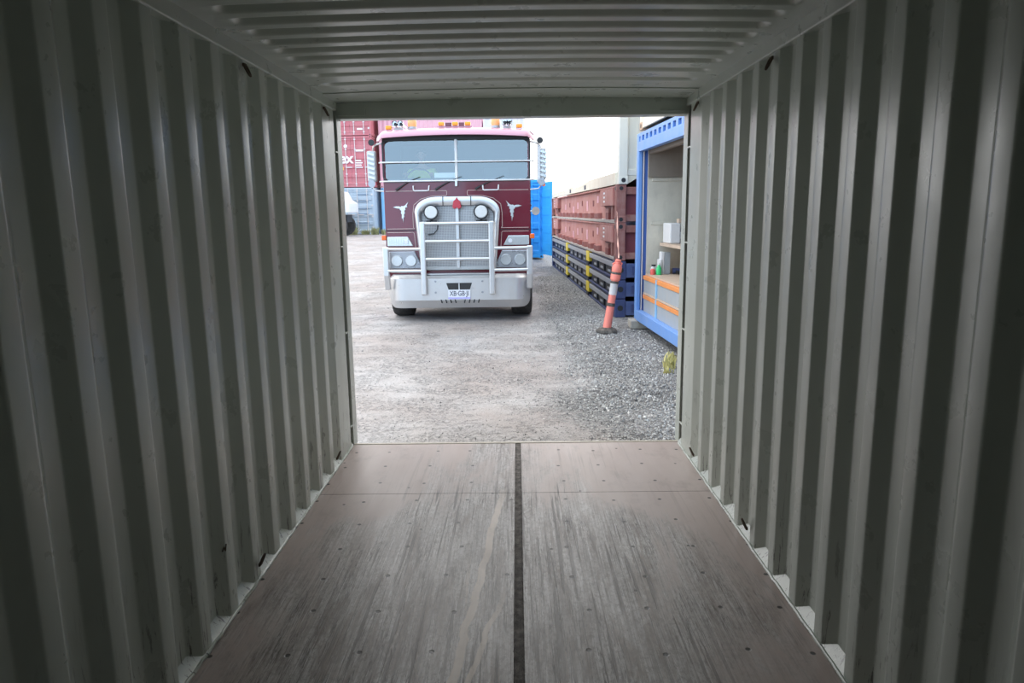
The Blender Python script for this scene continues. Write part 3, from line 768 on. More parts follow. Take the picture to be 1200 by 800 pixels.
for z in (2.634, 2.333):
    r_ = MB().tube([(-1.27, .02, z), (-1.24, -.06, z), (0, -.085, z), (1.24, -.06, z), (1.27, .02, z)], .0125, 8)
    r_.build('stone_guard_rail', M['white_metal'], T, smooth=50)
MB().box(-.02, .02, -.10, -.02, 2.24, 2.34).build('guard_bracket', M['alloy'], T, bevel=.005)
# visor
vz = MB(); n = 24; prof = [(-.02, 3.165), (-.10, 3.165), (-.19, 3.13), (-.235, 3.075), (-.24, 3.045), (-.225, 3.04), (-.20, 3.075), (-.10, 3.12), (-.02, 3.12)]
vs = []
for i in range(n+1):
    x = -1.275+2.55*i/n; e_ = abs(x)/1.275; dr = .045*e_**2 + .06*max(0, (e_-.9)/.1)**2; pull = .02*e_**2+.12*max(0, (e_-.92)/.08)**2
    vs += [(x, y+pull*(1 if y < -.05 else 0), z-dr) for y, z in prof]
m_ = len(prof)
fs = [(i*m_+k, i*m_+(k+1) % m_, (i+1)*m_+(k+1) % m_, (i+1)*m_+k) for i in range(n) for k in range(m_)]+[tuple(range(m_)), tuple(range(n*m_, (n+1)*m_))]
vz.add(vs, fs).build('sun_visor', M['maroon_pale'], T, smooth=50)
MB().box(-1.19, 1.19, -.03, .0, 2.985, 3.10).build('visor_underside', M['black'], T, bevel=.006)
# roof lights and horns
for x in (-.225, 0, .205):
    MB().box(x-.048, x+.048, -.05, .06, 3.205, 3.262).build('roof_marker_lamp', M['amber'], T, bevel=.015)
MB().box(-.16, -.055, -.02, .06, 3.20, 3.255).box(.06, .15, -.02, .06, 3.20, 3.255).build('lamp_bar', M['maroon'], T, bevel=.006)
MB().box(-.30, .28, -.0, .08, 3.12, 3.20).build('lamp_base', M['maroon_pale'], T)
for x in (-1.075, 1.045): MB().box(x-.055, x+.045, -.06, .05, 3.155, 3.215).build('roof_marker_lamp', M['amber'], T, bevel=.015)
for x in (-.70, .655):
    bcn = MB().lathe([(.075, 3.16), (.075, 3.195)], 16, Matrix.Translation((x, .0, 0))).build('beacon', M['lamp_bowl'], T, smooth=40, label='orange roof beacon')
    MB().lathe([(.068, 3.19), (.075, 3.24), (.070, 3.295), (.05, 3.325), (.001, 3.33)], 16, Matrix.Translation((x, .0, 0))).build('beacon_lens', M['amber_pale'], bcn, smooth=60)
for x0, x1 in ((-.965, -.875), (.81, .885)):
    for x in (x0, x1):
        hn = MB().cyl((x, -.10, 3.235), (x, .02, 3.235), .052, .028, 16, False).cyl((x, .02, 3.235), (x, .45, 3.235), .024, .02, 12)
        ho = hn.build('air_horn', M['chrome'], T, smooth=40)
        MB().cyl((x, -.055, 3.235), (x, -.05, 3.235), .026, .026, 14).build('horn_throat', M['black'], ho)
    MB().box(x0-.03, x1+.03, -.02, .05, 3.12, 3.19).build('horn_bracket', M['white_metal'], T, bevel=.01)
# pinstripes
ps = MB()
def stripe(pts, w_=.008):
    for (x0, z0), (x1, z1) in zip(pts[:-1], pts[1:]):
        dx, dz = x1-x0, z1-z0; L = math.hypot(dx, dz) or 1; nx, nz2 = -dz/L*w_/2, dx/L*w_/2
        ps.add([(x0-nx, -.003, z0-nz2), (x1-nx, -.003, z1-nz2), (x1+nx, -.003, z1+nz2), (x0+nx, -.003, z0+nz2)], [(0, 1, 2, 3)])
for s in (-1, 1):
    stripe([(s*1.18, 2.175), (s*.18, 2.175), (s*.17, 2.16), (s*.17, 2.105), (s*.19, 2.095), (s*.42, 2.09), (s*.60, 2.045), (s*.72, 1.95), (s*.742, 1.80), (s*.742, 1.58), (s*.72, 1.56), (s*1.18, 1.56)])
    stripe([(s*1.18, 1.50), (s*.745, 1.50), (s*.73, 1.48), (s*.71, 1.2)])
ps.build('pinstripe', M['gold'], T)
MB().box(-HWc-.002, HWc+.002, -.006, .004, 1.525, 1.537).build('panel_gap', M['underbody'], T)
# step handles
for x0, x1 in ((-.715, -.455), (.43, .69)):
    MB().tube([(x0, 0, 2.255), (x0, -.05, 2.25), (x0+.005, -.055, 2.185), (x0+.02, -.055, 2.175), (x1-.02, -.055, 2.175), (x1-.005, -.055, 2.185), (x1, -.05, 2.25), (x1, 0, 2.255)], .011, 8).build('grab_handle', M['white_metal'], T, smooth=50)
# emblems: winged staff shapes on both sides of the grille
for s in (-1, 1):
    cx = s*.925
    pts = [(-.145, .085), (-.09, .100), (-.04, .098), (-.02, .085), (.0, .105), (.03, .100), (.06, .115), (.12, .175), (.085, .11), (.095, .085), (.06, .075), (.065, .04), (.045, .03), (.052, -.02), (.036, -.03), (.04, -.08), (.026, -.085), (.022, -.175), (.010, -.10), (-.004, -.095), (.0, -.03), (-.014, -.02), (-.008, .03), (-.03, .04), (-.03, .06), (-.075, .065)]
    pts = [(cx+(-s)*0+(p[0] if s < 0 else -p[0]), 1.83+p[1]) for p in pts]
    MB().prism(pts, -.012, .002).build('emblem', M['alloy'], T, bevel=.003, label='silver winged emblem')
# grille: arched surround, mesh, centre bar, badge
def arch(hw, zt, zb, ry, hb=None):
    pts = [(hb if hb is not None else hw, zb)]
    for i in range(15):
        t = R(90*i/14); pts.append((hw-ry[0]+ry[0]*math.cos(t)**.8 if i < 14 else hw-ry[0], zt-ry[1]+ry[1]*math.sin(t)))
    L = pts+[(-x, z) for x, z in reversed(pts)]
    return L
gs = MB(); o_ = arch(.705, 2.075, .87, (.42, .26), .63); i_ = arch(.605, 1.935, .90, (.30, .17), .56)
n = len(o_); n2 = n-1
vs = [(x, -.07, z) for x, z in o_]+[(x, -.095, z) for x, z in [((a[0]+b_[0])/2, (a[1]+b_[1])/2) for a, b_ in zip(o_, i_)]]+[(x, -.06, z) for x, z in i_]+[(x, .02, z) for x, z in o_]+[(x, .02, z) for x, z in i_]
fs = []
for i in range(n-1):
    fs += [(i, i+1, n+i+1, n+i), (n+i, n+i+1, 2*n+i+1, 2*n+i), (i+1, i, 3*n+i, 3*n+i+1), (2*n+i, 2*n+i+1, 4*n+i+1, 4*n+i)]
gs.add(vs, fs).build('grille_surround', M['alloy'], T, smooth=60)
MB().prism(arch(.60, 1.93, .90, (.30, .17), .555), -.012, .0).build('grille_mesh', M['screen'], T)
MB().box(-.028, .028, -.06, -.01, .90, 1.96).build('grille_divider', M['alloy'], T, bevel=.008)
MB().box(-.55, .55, -.05, -.005, .87, .93).build('grille_divider', M['alloy_dull'], T, bevel=.008)
MB().prism([(-.075, 1.90), (-.055, 2.00), (-.02, 2.03), (0, 2.07), (.02, 2.03), (.055, 2.00), (.075, 1.90), (.03, 1.87), (0, 1.90), (-.03, 1.87)], -.115, -.085).build('grille_badge', M['badge'], T, bevel=.006, label='small red badge')
MB().box(-.235, -.225, -.105, -.05, 1.93, 2.08).box(.225, .235, -.105, -.05, 1.93, 2.08).build('surround_seam', M['underbody'], T)
for x in (-.425, .40):
    dl = MB().cyl((x, -.14, 1.825), (x, -.04, 1.825), .125, .10, 24).build('driving_light', M['black'], T, smooth=40)
    MB().cyl((x, -.155, 1.825), (x, -.13, 1.825), .095, .108, 24).build('lamp_cover', M['lamp_disc'], dl, smooth=40)
    MB().box(x-.09, x+.09, -.09, -.05, 1.67, 1.69).box(x-.02, x+.02, -.09, -.05, 1.68, 1.72).build('lamp_bracket', M['black'], dl)
MB().tube([(-.33, -.03, 1.62), (-.34, -.04, 1.54), (-.40, -.04, 1.47), (-.50, -.03, 1.46)], .008, 6).build('cable', M['black'], T)
# upper indicator clusters
for s in (-1, 1):
    xs_ = [(s*1.185, 1.275), (s*1.185, 1.43), (s*.84, 1.43), (s*.755, 1.275)]
    ho = MB().prism(xs_, -.03, .01).build('indicator_cluster', M['lamp_glass'], T, bevel=.01)
    m = MB()
    for k in range(9): xx = s*(1.15-.04*k); m.box(xx-.004, xx+.004, -.033, -.028, 1.295, 1.41)
    m.build('lens_rib', M['alloy_dull'], ho)
    MB().cyl((s*.87, -.04, 1.345), (s*.87, -.02, 1.345), .035).build('inner_lamp', M['plate'], ho)
    a, b = sorted((s*1.20, s*1.275)); MB().box(a, b, -.04, .03, 1.375, 1.455).build('side_marker', M['orange_lens'], T, bevel=.012)
    # headlamp housing with two round lamps
    m = MB().prism([(s*1.165, .895), (s*1.165, 1.19), (s*.73, 1.19), (s*.60, .895)], -.035, .01)
    hh = m.build('headlamp_housing', M['lamp_bowl'], T, bevel=.015)
    for x in (1.03, .795):
        MB().cyl((s*x, -.075, 1.03), (s*x, -.03, 1.03), .085, .10, 24).build('headlamp', M['lamp_glass'], hh, smooth=40)
# bumper: chamfered top, big rounded lower corners, dark slots, licence recess
bump_ = MB()
def bsec(x):
    a = abs(x); rd = .0
    if a > 1.08: t = (a-1.08)/.12; rd = .13*(1-math.sqrt(max(0, 1-t*t)))
    bk = .0 if a < .95 else .22*((a-.95)/.25)**2
    ztop = .80 if a < .52 or a > .60 else .80
    return [(-.165+bk, .375+rd*.5), (-.17+bk, .735), (-.09+bk, ztop), (.25, ztop), (.25, .24+rd), (-.07+bk, .235+rd)]
xs_ = [-1.2, -1.19, -1.17, -1.14, -1.1, -1.05, -1.0, -.95, -.9, -.6, -.3, 0, .3, .6, .9, .95, 1.0, 1.05, 1.1, 1.14, 1.17, 1.19, 1.2]
vs = []
for x in xs_: vs += [(x, y, z) for y, z in bsec(x)]
fs = [(i*6+k, i*6+(k+1) % 6, (i+1)*6+(k+1) % 6, (i+1)*6+k) for i in range(len(xs_)-1) for k in range(6)]+[tuple(range(6)), tuple(range((len(xs_)-1)*6, len(xs_)*6))]
bp_ = bump_.add(vs, fs).build('bumper', M['alloy'], T, smooth=25)
sl = MB()
for x in (-.29, -.212, -.134, -.056): sl.prism([(x-.018, .385), (x+.002, .385), (x+.016, .325), (x-.002, .325)], -.166, -.13)
for x in (.10, .178, .256, .334): sl.prism([(x+.018, .385), (x-.002, .385), (x-.016, .325), (x+.002, .325)], -.166, -.13)
sl.build('air_slot', M['black'], bp_)
MB().prism([(-.205, .662), (.225, .662), (.185, .54), (-.165, .54)], -.1745, -.16).build('licence_recess', M['underbody'], bp_)
MB().box(0, .018, -.185, -.16, .54, .66).build('recess_post', M['alloy'], bp_)
pt_ = MB().box(-.175, .195, -.186, -.176, .395, .55).build('number_plate', M['plate'], bp_)
text_mesh('plate_lettering', 'XB\u00b7GB\u00b7JI', .115, M['lettering_black'], pt_, (.01, -.188, .485), sx=.78, bold=.001)
MB().box(-.175, .195, -.188, -.186, .395, .425).build('plate_strip', M['plate_strip'], pt_)
for x in (-.385, .40):
    for z in (.69, .505): MB().cyl((x, -.185, z), (x, -.165, z), .018, n=10).build('bumper_bolt', M['lamp_bowl'], bp_)
MB().prism([(-.60, .80), (.62, .80), (.54, .815), (-.52, .815)], -.12, .2).build('bumper_step', M['alloy'], bp_)
# bull bar
for s in (-1, 1):
    MB().box(s*.565-.045, s*.565+.045, -.27, -.20, .47, 1.675).build('bull_bar_upright', M['alloy'], T, bevel=.02, seg=3)
    m = MB().box(s*1.19-.05, s*1.19+.05, -.20, -.13, .78, 1.27)
    m.prism([(-.20, .80), (-.13, .80), (-.06, .55), (-.12, .55)], s*1.19-.05, s*1.19+.05, 'x')
    m.build('bull_bar_upright', M['alloy'], T, bevel=.02, seg=3)
    for z in (1.235, .875):
        MB().tube([(s*.60, -.235, z), (s*.9, -.22, z), (s*1.16, -.18, z)], .027, 12).build('bull_bar_rail', M['alloy'], T, smooth=50)
for z in (1.645, 1.355, 1.065): MB().cyl((-.54, -.235, z), (.54, -.235, z), .027, n=12).build('bull_bar_rail', M['alloy'], T, smooth=50)
for x in (-.565, .565): MB().box(x-.03, x+.03, -.20, .1, .70, .78).build('bull_bar_mount', M['alloy_dull'], T)
# wipers
for x0, x1 in ((-.98, -.86), (-.33, -.17), (.33, .52)):
    MB().tube([(x0-.02, -.03, 2.19), (x0+.06, -.04, 2.24), (x1+.1, -.03, 2.34), (x1+.26, -.025, 2.40)], [.022, .014, .007, .005], 8).build('wiper', M['black'], T, smooth=50)
# mirrors
for s in (-1, 1):
    q = MB().box(s*1.40-.075, s*1.40+.075, .02, .14, 2.33, 2.83) if s < 0 else MB().box(1.33, 1.40, .02, .14, 2.28, 2.90)
    mo = q.build('mirror_head', M['alloy_dull'] if s < 0 else M['white_metal'], T, bevel=.03, seg=3)
    if s > 0: MB().box(1.395, 1.475, .0, .10, 2.33, 2.84).build('mirror_glass_pod', M['alloy_dull'], mo, bevel=.025, seg=3)
    lv = MB(); cx = s*1.40 if s < 0 else 1.435
    for k in range(6):
        z = 2.38+.075*k
        lv.prism([(cx-.055, z+.02), (cx+.045, z-.012), (cx+.055, z+.022), (cx-.045, z+.05)], -.012 if s > 0 else .004, .03)
    lv.build('chevron', M['alloy'], mo)
    MB().tube([(s*1.20, .05, 2.95), (s*1.30, .03, 2.93), (s*1.36, .06, 2.90), (s*1.375, .08, 2.84)], .014, 8).build('mirror_arm', M['alloy'], T, smooth=50)
    MB().tube([(s*1.375, .08, 2.33), (s*1.40, .06, 2.25), (s*1.35, .04, 2.19), (s*1.20, .04, 2.175)], .012, 8).build('mirror_arm', M['alloy'], T, smooth=50)
    MB().cyl((s*1.375, -.03, 2.955), (s*1.375, .06, 2.955), .052, .035, 16).build('spot_lamp', M['black'], T, smooth=40)
    MB().cyl((s*1.40, -.02, 2.30), (s*1.40, .02, 2.30), .06, .05, 20).build('convex_mirror', M['lamp_bowl'], T, smooth=40)
MB().cyl((1.435, -.01, 2.25), (1.435, .02, 2.25), .028, n=12).build('side_lamp', M['orange_lens'], T)
MB().cyl((1.30, -.02, 1.825), (1.30, .03, 1.825), .068, .05, 20).build('kerb_mirror', M['r_rail'], T, smooth=40)
MB().cyl((1.2, .02, 1.825), (1.30, .02, 1.825), .010, n=8).build('kerb_mirror_arm', M['alloy'], T)
# wheels, chassis, tanks
for s in (-1, 1):
    wheel(T, (s*1.055, .78, .505), .505, .37, s)
    for y in (4.5, 5.85):
        wheel(T, (s*1.08, y, .505), .505, .27, s); wheel(T, (s*.77, y, .505), .505, .27, s)
    MB().cyl((s*.88, 2.35, .85), (s*.88, 3.7, .85), .32, n=24).build('fuel_tank', M['alloy'], T, smooth=40)
    MB().box(s*.42-.05, s*.42+.05, .2, 6.8, .78, 1.02).build('chassis_rail', M['underbody'], T)
    a, b = sorted((s*.60, s*1.20)); m = MB()
    for k in range(9):
        t0, t1 = R(180*k/9), R(180*(k+1)/9)
        m.add([(x, .78-.58*math.cos(tt), .505+.58*math.sin(tt)) for tt in (t0, t1) for x in (a, b)], [(0, 1, 3, 2)])
    m.build('mudguard', M['underbody'], T)
MB().box(-.95, .95, .71, .85, .30, .48).build('front_axle', M['underbody'], T)
MB().box(-.95, .95, 4.43, 4.57, .42, .58).box(-.95, .95, 5.78, 5.92, .42, .58).build('rear_axle', M['underbody'], T)
MB().box(-.55, .55, .3, 2.6, .30, 1.15).build('engine', M['underbody'], T, bevel=.05)  # engine box made wide and low to block light under the truck
MB().box(-.85, .85, .06, .12, .24, .62).build('radiator_shroud', M['underbody'], T)
for s in (-1, 1): MB().box(min(s*.6, s*1.22), max(s*.6, s*1.22), 1.45, 1.47, .12, .9).build('light_block_flap', M['rubber'], T)  # flaps added to keep light off the ground beneath the cab
MB().box(-1.2, 1.2, 3.95, 13.8, 1.18, 1.34).build('light_block_deck', M['underbody'], T)  # unseen deck added to hold back skylight behind the cab
MB().box(-.9, .9, 2.7, 3.9, .35, 1.1).build('rear_light_block', M['underbody'], T, bevel=.05)  # added filler box that stops light coming through from the rear
MB().box(-.45, .45, 4.6, 5.8, 1.02, 1.12).build('turntable', M['underbody'], T, bevel=.02)
for s in (-1, 1): MB().cyl((s*.95, 2.25, .8), (s*.95, 2.25, 3.1), .075, n=16).build('exhaust_stack', M['chrome'], T, smooth=40)
# cab interior
MB().prism([(.05, 1.9), (.05, 2.36), (.35, 2.40), (.50, 2.30), (.50, 1.9)], -1.16, 1.16, 'x').build('dashboard', M['cab_trim'], T, bevel=.02)
for x in (-.70, .62):
    st = MB().box(x-.25, x+.25, .80, 1.30, 1.85, 1.98).box(x-.24, x+.24, 1.22, 1.36, 1.95, 2.62).build('seat', M['cab_trim'], T, bevel=.04, seg=3)
    MB().box(x-.2, x+.2, .85, 1.25, 1.18, 1.86).build('seat_base', M['underbody'], st)
sw = [(-.70+.23*math.cos(2*PI*k/24), .58+.10*math.sin(2*PI*k/24), 2.36+.21*math.sin(2*PI*k/24)) for k in range(24)]
MB().tube(sw, .014, 8, True).cyl((-.70, .50, 2.2), (-.70, .60, 2.36), .025).box(-.92, -.48, .57, .59, 2.35, 2.37).build('steering_wheel', M['black'], T, smooth=50)
MB().box(-1.16, 1.16, 1.75, 1.78, 1.4, 3.05).build('sleeper_curtain', M['cab_trim'], T)
tag(MB().box(-.36, .0, .13, .33, 0, .085).build('document_folder', M['paper'], None, bevel=.004), 'white papers lying on the dashboard behind the windscreen', 'papers').location = (-.975, 12.0, -.17+2.385)

# ------------------------------------------------------------------ driver
def driver():
    P = thing('person', 'person in a yellow-green hi-vis shirt seated behind the truck windscreen', 'person', (-1.655, 13.05, 1.81))
    # local origin at the seat; faces -y
    V = [(0, 0, .08), (0, .02, .25), (0, .02, .42), (0, .0, .56), (0, -.01, .66), (0, -.03, .74),
         (-.19, 0, .55), (-.30, -.10, .36), (-.24, -.36, .42), (-.225, -.44, .45),
         (.19, 0, .55), (.30, -.10, .36), (.24, -.36, .42), (.225, -.44, .45),
         (-.10, -.02, .06), (-.13, -.42, .07), (-.13, -.50, -.35), (.10, -.02, .06), (.13, -.42, .07), (.13, -.50, -.35)]
    Rr = [.15, .14, .155, .13, .055, .06, .075, .052, .038, .034, .075, .052, .038, .034, .095, .07, .05, .095, .07, .05]
    E_ = [(0, 1), (1, 2), (2, 3), (3, 4), (4, 5), (3, 6), (6, 7), (7, 8), (8, 9), (3, 10), (10, 11), (11, 12), (12, 13), (0, 14), (14, 15), (15, 16), (0, 17), (17, 18), (18, 19)]
    def skin(name, V, Rr, E_, mat, parent, root=0, lv=2):
        me = bpy.data.meshes.new(name); me.from_pydata(V, E_, []); me.materials.append(mat)
        o = bpy.data.objects.new(name, me); col.objects.link(o); o.parent = parent
        sk = o.modifiers.new('skin', 'SKIN'); sk.use_smooth_shade = True
        for i, r in enumerate(Rr):
            d = me.skin_vertices[0].data[i]; d.radius = (r, r); d.use_root = (i == root)
        s = o.modifiers.new('sub', 'SUBSURF'); s.levels = lv; s.render_levels = lv
        return o
    body = skin('body', V, Rr, E_, M['skin'], P)
    # shirt follows the torso and sleeves, trousers the legs
    skin('shirt', [V[i] for i in (0, 1, 2, 3)]+[V[6], V[7], (-.27, -.24, .39), V[10], V[11], (.27, -.24, .39)],
         [.165, .155, .17, .145, .09, .068, .058, .09, .068, .058], [(0, 1), (1, 2), (2, 3), (3, 4), (4, 5), (5, 6), (3, 7), (7, 8), (8, 9)], M['hivis'], P)['label'] = 'yellow-green hi-vis shirt'
    skin('trousers', [V[0], V[14], V[15], V[16], V[17], V[18], V[19]], [.16, .11, .085, .065, .11, .085, .065], [(0, 1), (1, 2), (2, 3), (0, 4), (4, 5), (5, 6)], M['navy_cloth'], P)
    hd = MB(); ns, nr = 20, 14; vs = []
    for j in range(nr+1):
        ph = PI*j/nr
        for i in range(ns):
            t = 2*PI*i/ns; x = .075*math.sin(ph)*math.cos(t); y = .095*math.sin(ph)*math.sin(t); z = .115*math.cos(ph)
            if z < 0: x *= 1+z*2.2; y = y*(1+z*1.2)-.01
            vs.append((x, y-.035, z+.84))
    hd.add(vs, [(j*ns+i, j*ns+(i+1) % ns, (j+1)*ns+(i+1) % ns, (j+1)*ns+i) for j in range(nr) for i in range(ns)])
    hd.add([(0, -.155, .82), (-.016, -.128, .815), (.016, -.128, .815), (0, -.126, .86)], [(0, 1, 2), (0, 2, 3), (0, 3, 1)])
    for s in (-1, 1): hd.cyl((s*.072, -.03, .84), (s*.088, -.025, .84), .026, .02, 10)
    h = hd.build('head', M['skin'], body, smooth=60)
    for s in (-1, 1): MB().cyl((s*.03, -.128, .855), (s*.03, -.118, .855), .011, n=10).build('eye', M['black'], h)
    MB().box(-.022, .022, -.126, -.11, .778, .784).build('mouth', M['badge'], h)
    MB().lathe([(.083, 0), (.082, .03), (.06, .07), (.001, .088)], 20, Matrix.Translation((0, -.022, .872)) @ Matrix.Scale(1.15, 4, (0, 1, 0))).build('hair', M['hair'], h, smooth=60)
    for s in (-1, 1):   # hands closed on the wheel
        c = Vector((s*.222, -.47, .50))
        Vh = [(s*.225, -.44, .45), c]; Eh = [(0, 1)]; Rh = [.032, .034]
        for k in range(4):
            a = c+Vector((s*(.030-.020*k), -.022, .012)); b = a+Vector((0, -.03, -.004)); e = b+Vector((0, -.004, -.024)); q = len(Vh)
            Vh += [a, b, e]; Eh += [(1, q), (q, q+1), (q+1, q+2)]; Rh += [.0095, .009, .008]
        q = len(Vh); Vh += [c+Vector((-s*.035, -.005, .0)), c+Vector((-s*.045, -.03, -.006))]; Eh += [(1, q), (q, q+1)]; Rh += [.011, .009]
        skin('hand', [tuple(v) for v in Vh], Rh, Eh, M['skin'], body, 0, 1)
driver()

# ------------------------------------------------------------------ stacked racks on the right
DIRY = R(2.35)      # stacks point slightly to the left going away
def slab_loc(z): return (1.70, 12.14, z)
LR = 12.1
def red_rack(label, z):
    t = thing('collapsed_flat_rack', label, 'flat rack', slab_loc(z), DIRY, 'collapsed flat racks in the right-hand stack'); H = .63; W = 2.4
    # posts
    for y in (0, LR-.16):
        for x in (.0, W-.16):
            p = MB().box(x, x+.16, y, y+.16, .10, H-.10).build('corner_post', M['r_post'], t, bevel=.01)
            for zz in (0, H-.115):
                c = MB().box(x-.004, x+.166, y-.006, y+.17, zz, zz+.113).build('corner_casting', M['r_post'], p, bevel=.01)
                MB().cyl((x+.08, y-.009, zz+.055), (x+.08, y+.02, zz+.055), .035, n=10).build('casting_hole', M['black'], c)
                MB().cyl((x-.007, y+.08, zz+.055), (x+.02, y+.08, zz+.055), .035, n=10).build('casting_hole', M['black'], c)
    # web of the side beam, set back, with small openings shown as dark plates
    MB().box(.10, .13, .16, LR-.16, .05, H-.03).box(W-.13, W-.10, .16, LR-.16, .05, H-.03).build('side_beam', M['r_pink'], t)
    MB().box(.0, .14, .16, LR-.16, 0, .045).box(W-.14, W, .16, LR-.16, 0, .045).build('bottom_rail', M['r_rail'], t, bevel=.006)
    MB().box(.02, .14, .16, LR-.16, H-.045, H-.01).box(W-.14, W-.02, .16, LR-.16, H-.045, H-.01).build('top_flange', M['r_pink'], t, bevel=.006)
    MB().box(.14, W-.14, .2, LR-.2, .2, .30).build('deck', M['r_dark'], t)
    # folded end-wall boxes near both ends
    for y0, y1 in ((.34, 1.75), (LR-2.0, LR-.55)):
        b = MB().box(.0, .10, y0, y1, H-.34, H-.05).build('hinge_box', M['r_pink'], t, bevel=.006)
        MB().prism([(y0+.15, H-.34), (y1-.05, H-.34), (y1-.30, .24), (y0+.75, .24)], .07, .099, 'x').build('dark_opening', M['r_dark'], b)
        MB().box(.03, .09, y0+.22, y0+.34, .05, H-.34).box(.03, .095, y0+.6, y0+.66, .12, .24).build('brace', M['r_post'], b)
        for k in range(3): MB().box(-.004, 0, y1-.55, y1-.40, H-.28+.075*k, H-.245+.075*k).build('paint_mark', M['lettering_white'], b)
    # stake pockets along the bottom
    for k in range(9):
        y = 2.15+k*.93
        p = MB().box(.01, .10, y, y+.42, .045, .16).build('stake_pocket', M['r_pink'], t, bevel=.004)
        MB().box(.006, .012, y+.03, y+.39, .055, .15).build('pocket_face', M['r_dark'], p)
    y = .85; p = MB().box(.01, .10, y, y+.30, .045, .17).build('stake_pocket', M['r_dark'], t)
    for y, z_ in ((3.2, .30), (5.0, .32), (7.6, .30)):
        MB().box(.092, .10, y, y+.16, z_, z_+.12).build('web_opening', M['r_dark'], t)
    for y, z_, h_ in ((2.55, .36, .14), (4.1, .20, .22), (5.8, .25, .16), (6.7, .12, .20), (8.6, .24, .15)):
        MB().box(.094, .10, y, y+.20, z_, z_+h_).build('paint_patch', M['c_pink'], t)
    # near end beam
    MB().box(.16, W-.16, .03, .12, H-.16, H-.04).box(.16, W-.16, .03, .12, .02, .13).build('end_beam', M['r_post'], t, bevel=.008)
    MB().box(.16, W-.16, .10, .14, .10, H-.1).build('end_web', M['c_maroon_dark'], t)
    return t
def navy_rack(label, z):
    H = .322; W = 2.4; t = thing('flat_rack', label, 'flat rack', slab_loc(z), DIRY, 'navy flat racks at the foot of the right-hand stack')
    MB().box(.06, .10, .1, LR-.1, .02, H-.02).box(W-.1, W-.06, .1, LR-.1, .02, H-.02).build('side_web', M['navy'], t)
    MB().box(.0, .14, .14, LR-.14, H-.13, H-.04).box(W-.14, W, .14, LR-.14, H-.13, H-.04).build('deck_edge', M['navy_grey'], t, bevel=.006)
    MB().box(.0, .12, .14, LR-.14, 0, .035).box(W-.12, W, .14, LR-.14, 0, .035).build('bottom_flange', M['navy'], t, bevel=.005)
    MB().box(.1, W-.1, .1, LR-.1, .12, .16).build('deck', M['navy_mid'], t)
    for y in (0, LR-.3):
        for x in (0, W-.18):
            p = MB().box(x, x+.18, y, y+.3, 0, H-.008).build('corner_post', M['navy'], t, bevel=.012)
            MB().cyl((x+.09, y-.004, H/2), (x+.09, y+.02, H/2), .05, n=12).build('casting_hole', M['black'], p)
    MB().box(.18, W-.18, .02, .10, .03, H-.05).build('end_beam', M['navy_mid'], t, bevel=.01)
    for k in range(3): MB().box(.28+.3*k, .46+.3*k, .008, .022, .08, H-.10).build('end_plate', M['navy'], t, bevel=.006)
    for y in (3.15, 7.25):
        p = MB().box(-.012, .10, y, y+.42, .10, H-.01).build('fork_pocket_plate', M['yellow'], t, bevel=.004, label='yellow painted plate')
        MB().box(-.014, .05, y+.06, y+.36, .02, .10).build('fork_pocket', M['black'], p)
    y = .5
    while y < LR-1:
        if not (2.7 < y < 3.6 or 6.8 < y < 7.7):
            wn = MB().box(.02, .06, y, y+.62, .05, H-.14).build('dark_recess', M['black'], t)
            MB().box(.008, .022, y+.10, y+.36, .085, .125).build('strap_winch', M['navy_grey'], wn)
        y += .82
    return t
for i, lb in enumerate(('navy flat rack with yellow plates lying on the gravel, lowest of its stack', 'navy flat rack with yellow plates, middle one of the three navy racks', 'navy flat rack with yellow plates directly beneath the red ones')):
    navy_rack(lb, -.17+.325*i)
red_rack('faded red collapsed flat rack resting on the navy racks', -.17+.975)
red_rack('faded red collapsed flat rack directly below the cream one', -.17+.975+.635)
# cream flat rack with its near end wall upright
def cream_rack():
    z = -.17+.975+1.27
    t = thing('flat_rack', 'cream flat rack with its near end wall standing up, on top of the red racks', 'flat rack', slab_loc(z), DIRY); W = 2.4
    MB().prism([(.12, .0), (LR-.15, .0), (LR-.15, .13), (7.4, .13), (7.3, .17), (6.2, .17), (6.1, .13), (4.9, .13), (3.3, .20), (.12, .20)], .0, .06, 'x').build('side_rail', M['cream'], t, bevel=.004)
    MB().box(W-.06, W, .12, LR-.15, 0, .18).build('side_rail', M['cream'], t)
    MB().box(.06, W-.06, .1, LR-.1, .08, .12).build('deck', M['cream'], t)
    for y in (3.75, 6.55): MB().box(-.004, .01, y, y+.28, .03, .12).build('fork_pocket', M['black'], t)
    for x in (0.03, W-.18):
        p = MB().box(x, x+.15, -.02, .16, .12, 2.45).build('end_post', M['cream_white'], t, bevel=.012)
        c = MB().box(x-.004, x+.158, -.03, .165, 0, .125).build('corner_casting', M['cream_white'], p, bevel=.012)
        MB().cyl((x+.08, -.034, .065), (x+.08, .0, .065), .038, n=12).build('casting_hole', M['black'], c)
    MB().box(.18, W-.18, .02, .12, .14, .24).build('end_sill', M['cream_white'], t, bevel=.01)
    MB().box(.18, W-.18, .05, .08, .24, 2.45).build('end_wall', M['cream_white'], t)
    MB().box(.34, .40, .02, .05, .24, 2.45).build('end_stiffener', M['cream_white'], t)
    MB().prism([(.18, .14), (.42, .14), (.18, -.0)], .03, .10, 'y').build('gusset', M['cream'], t)
    for x in (.03, W-.18): MB().box(x, x+.15, LR-.16, LR, 0, .15).build('corner_casting', M['cream'], t, bevel=.01)
    MB().box(.2, W-.2, LR-2.6, LR-.2, .12, .17).build('folded_end_wall', M['cream'], t)
cream_rack()
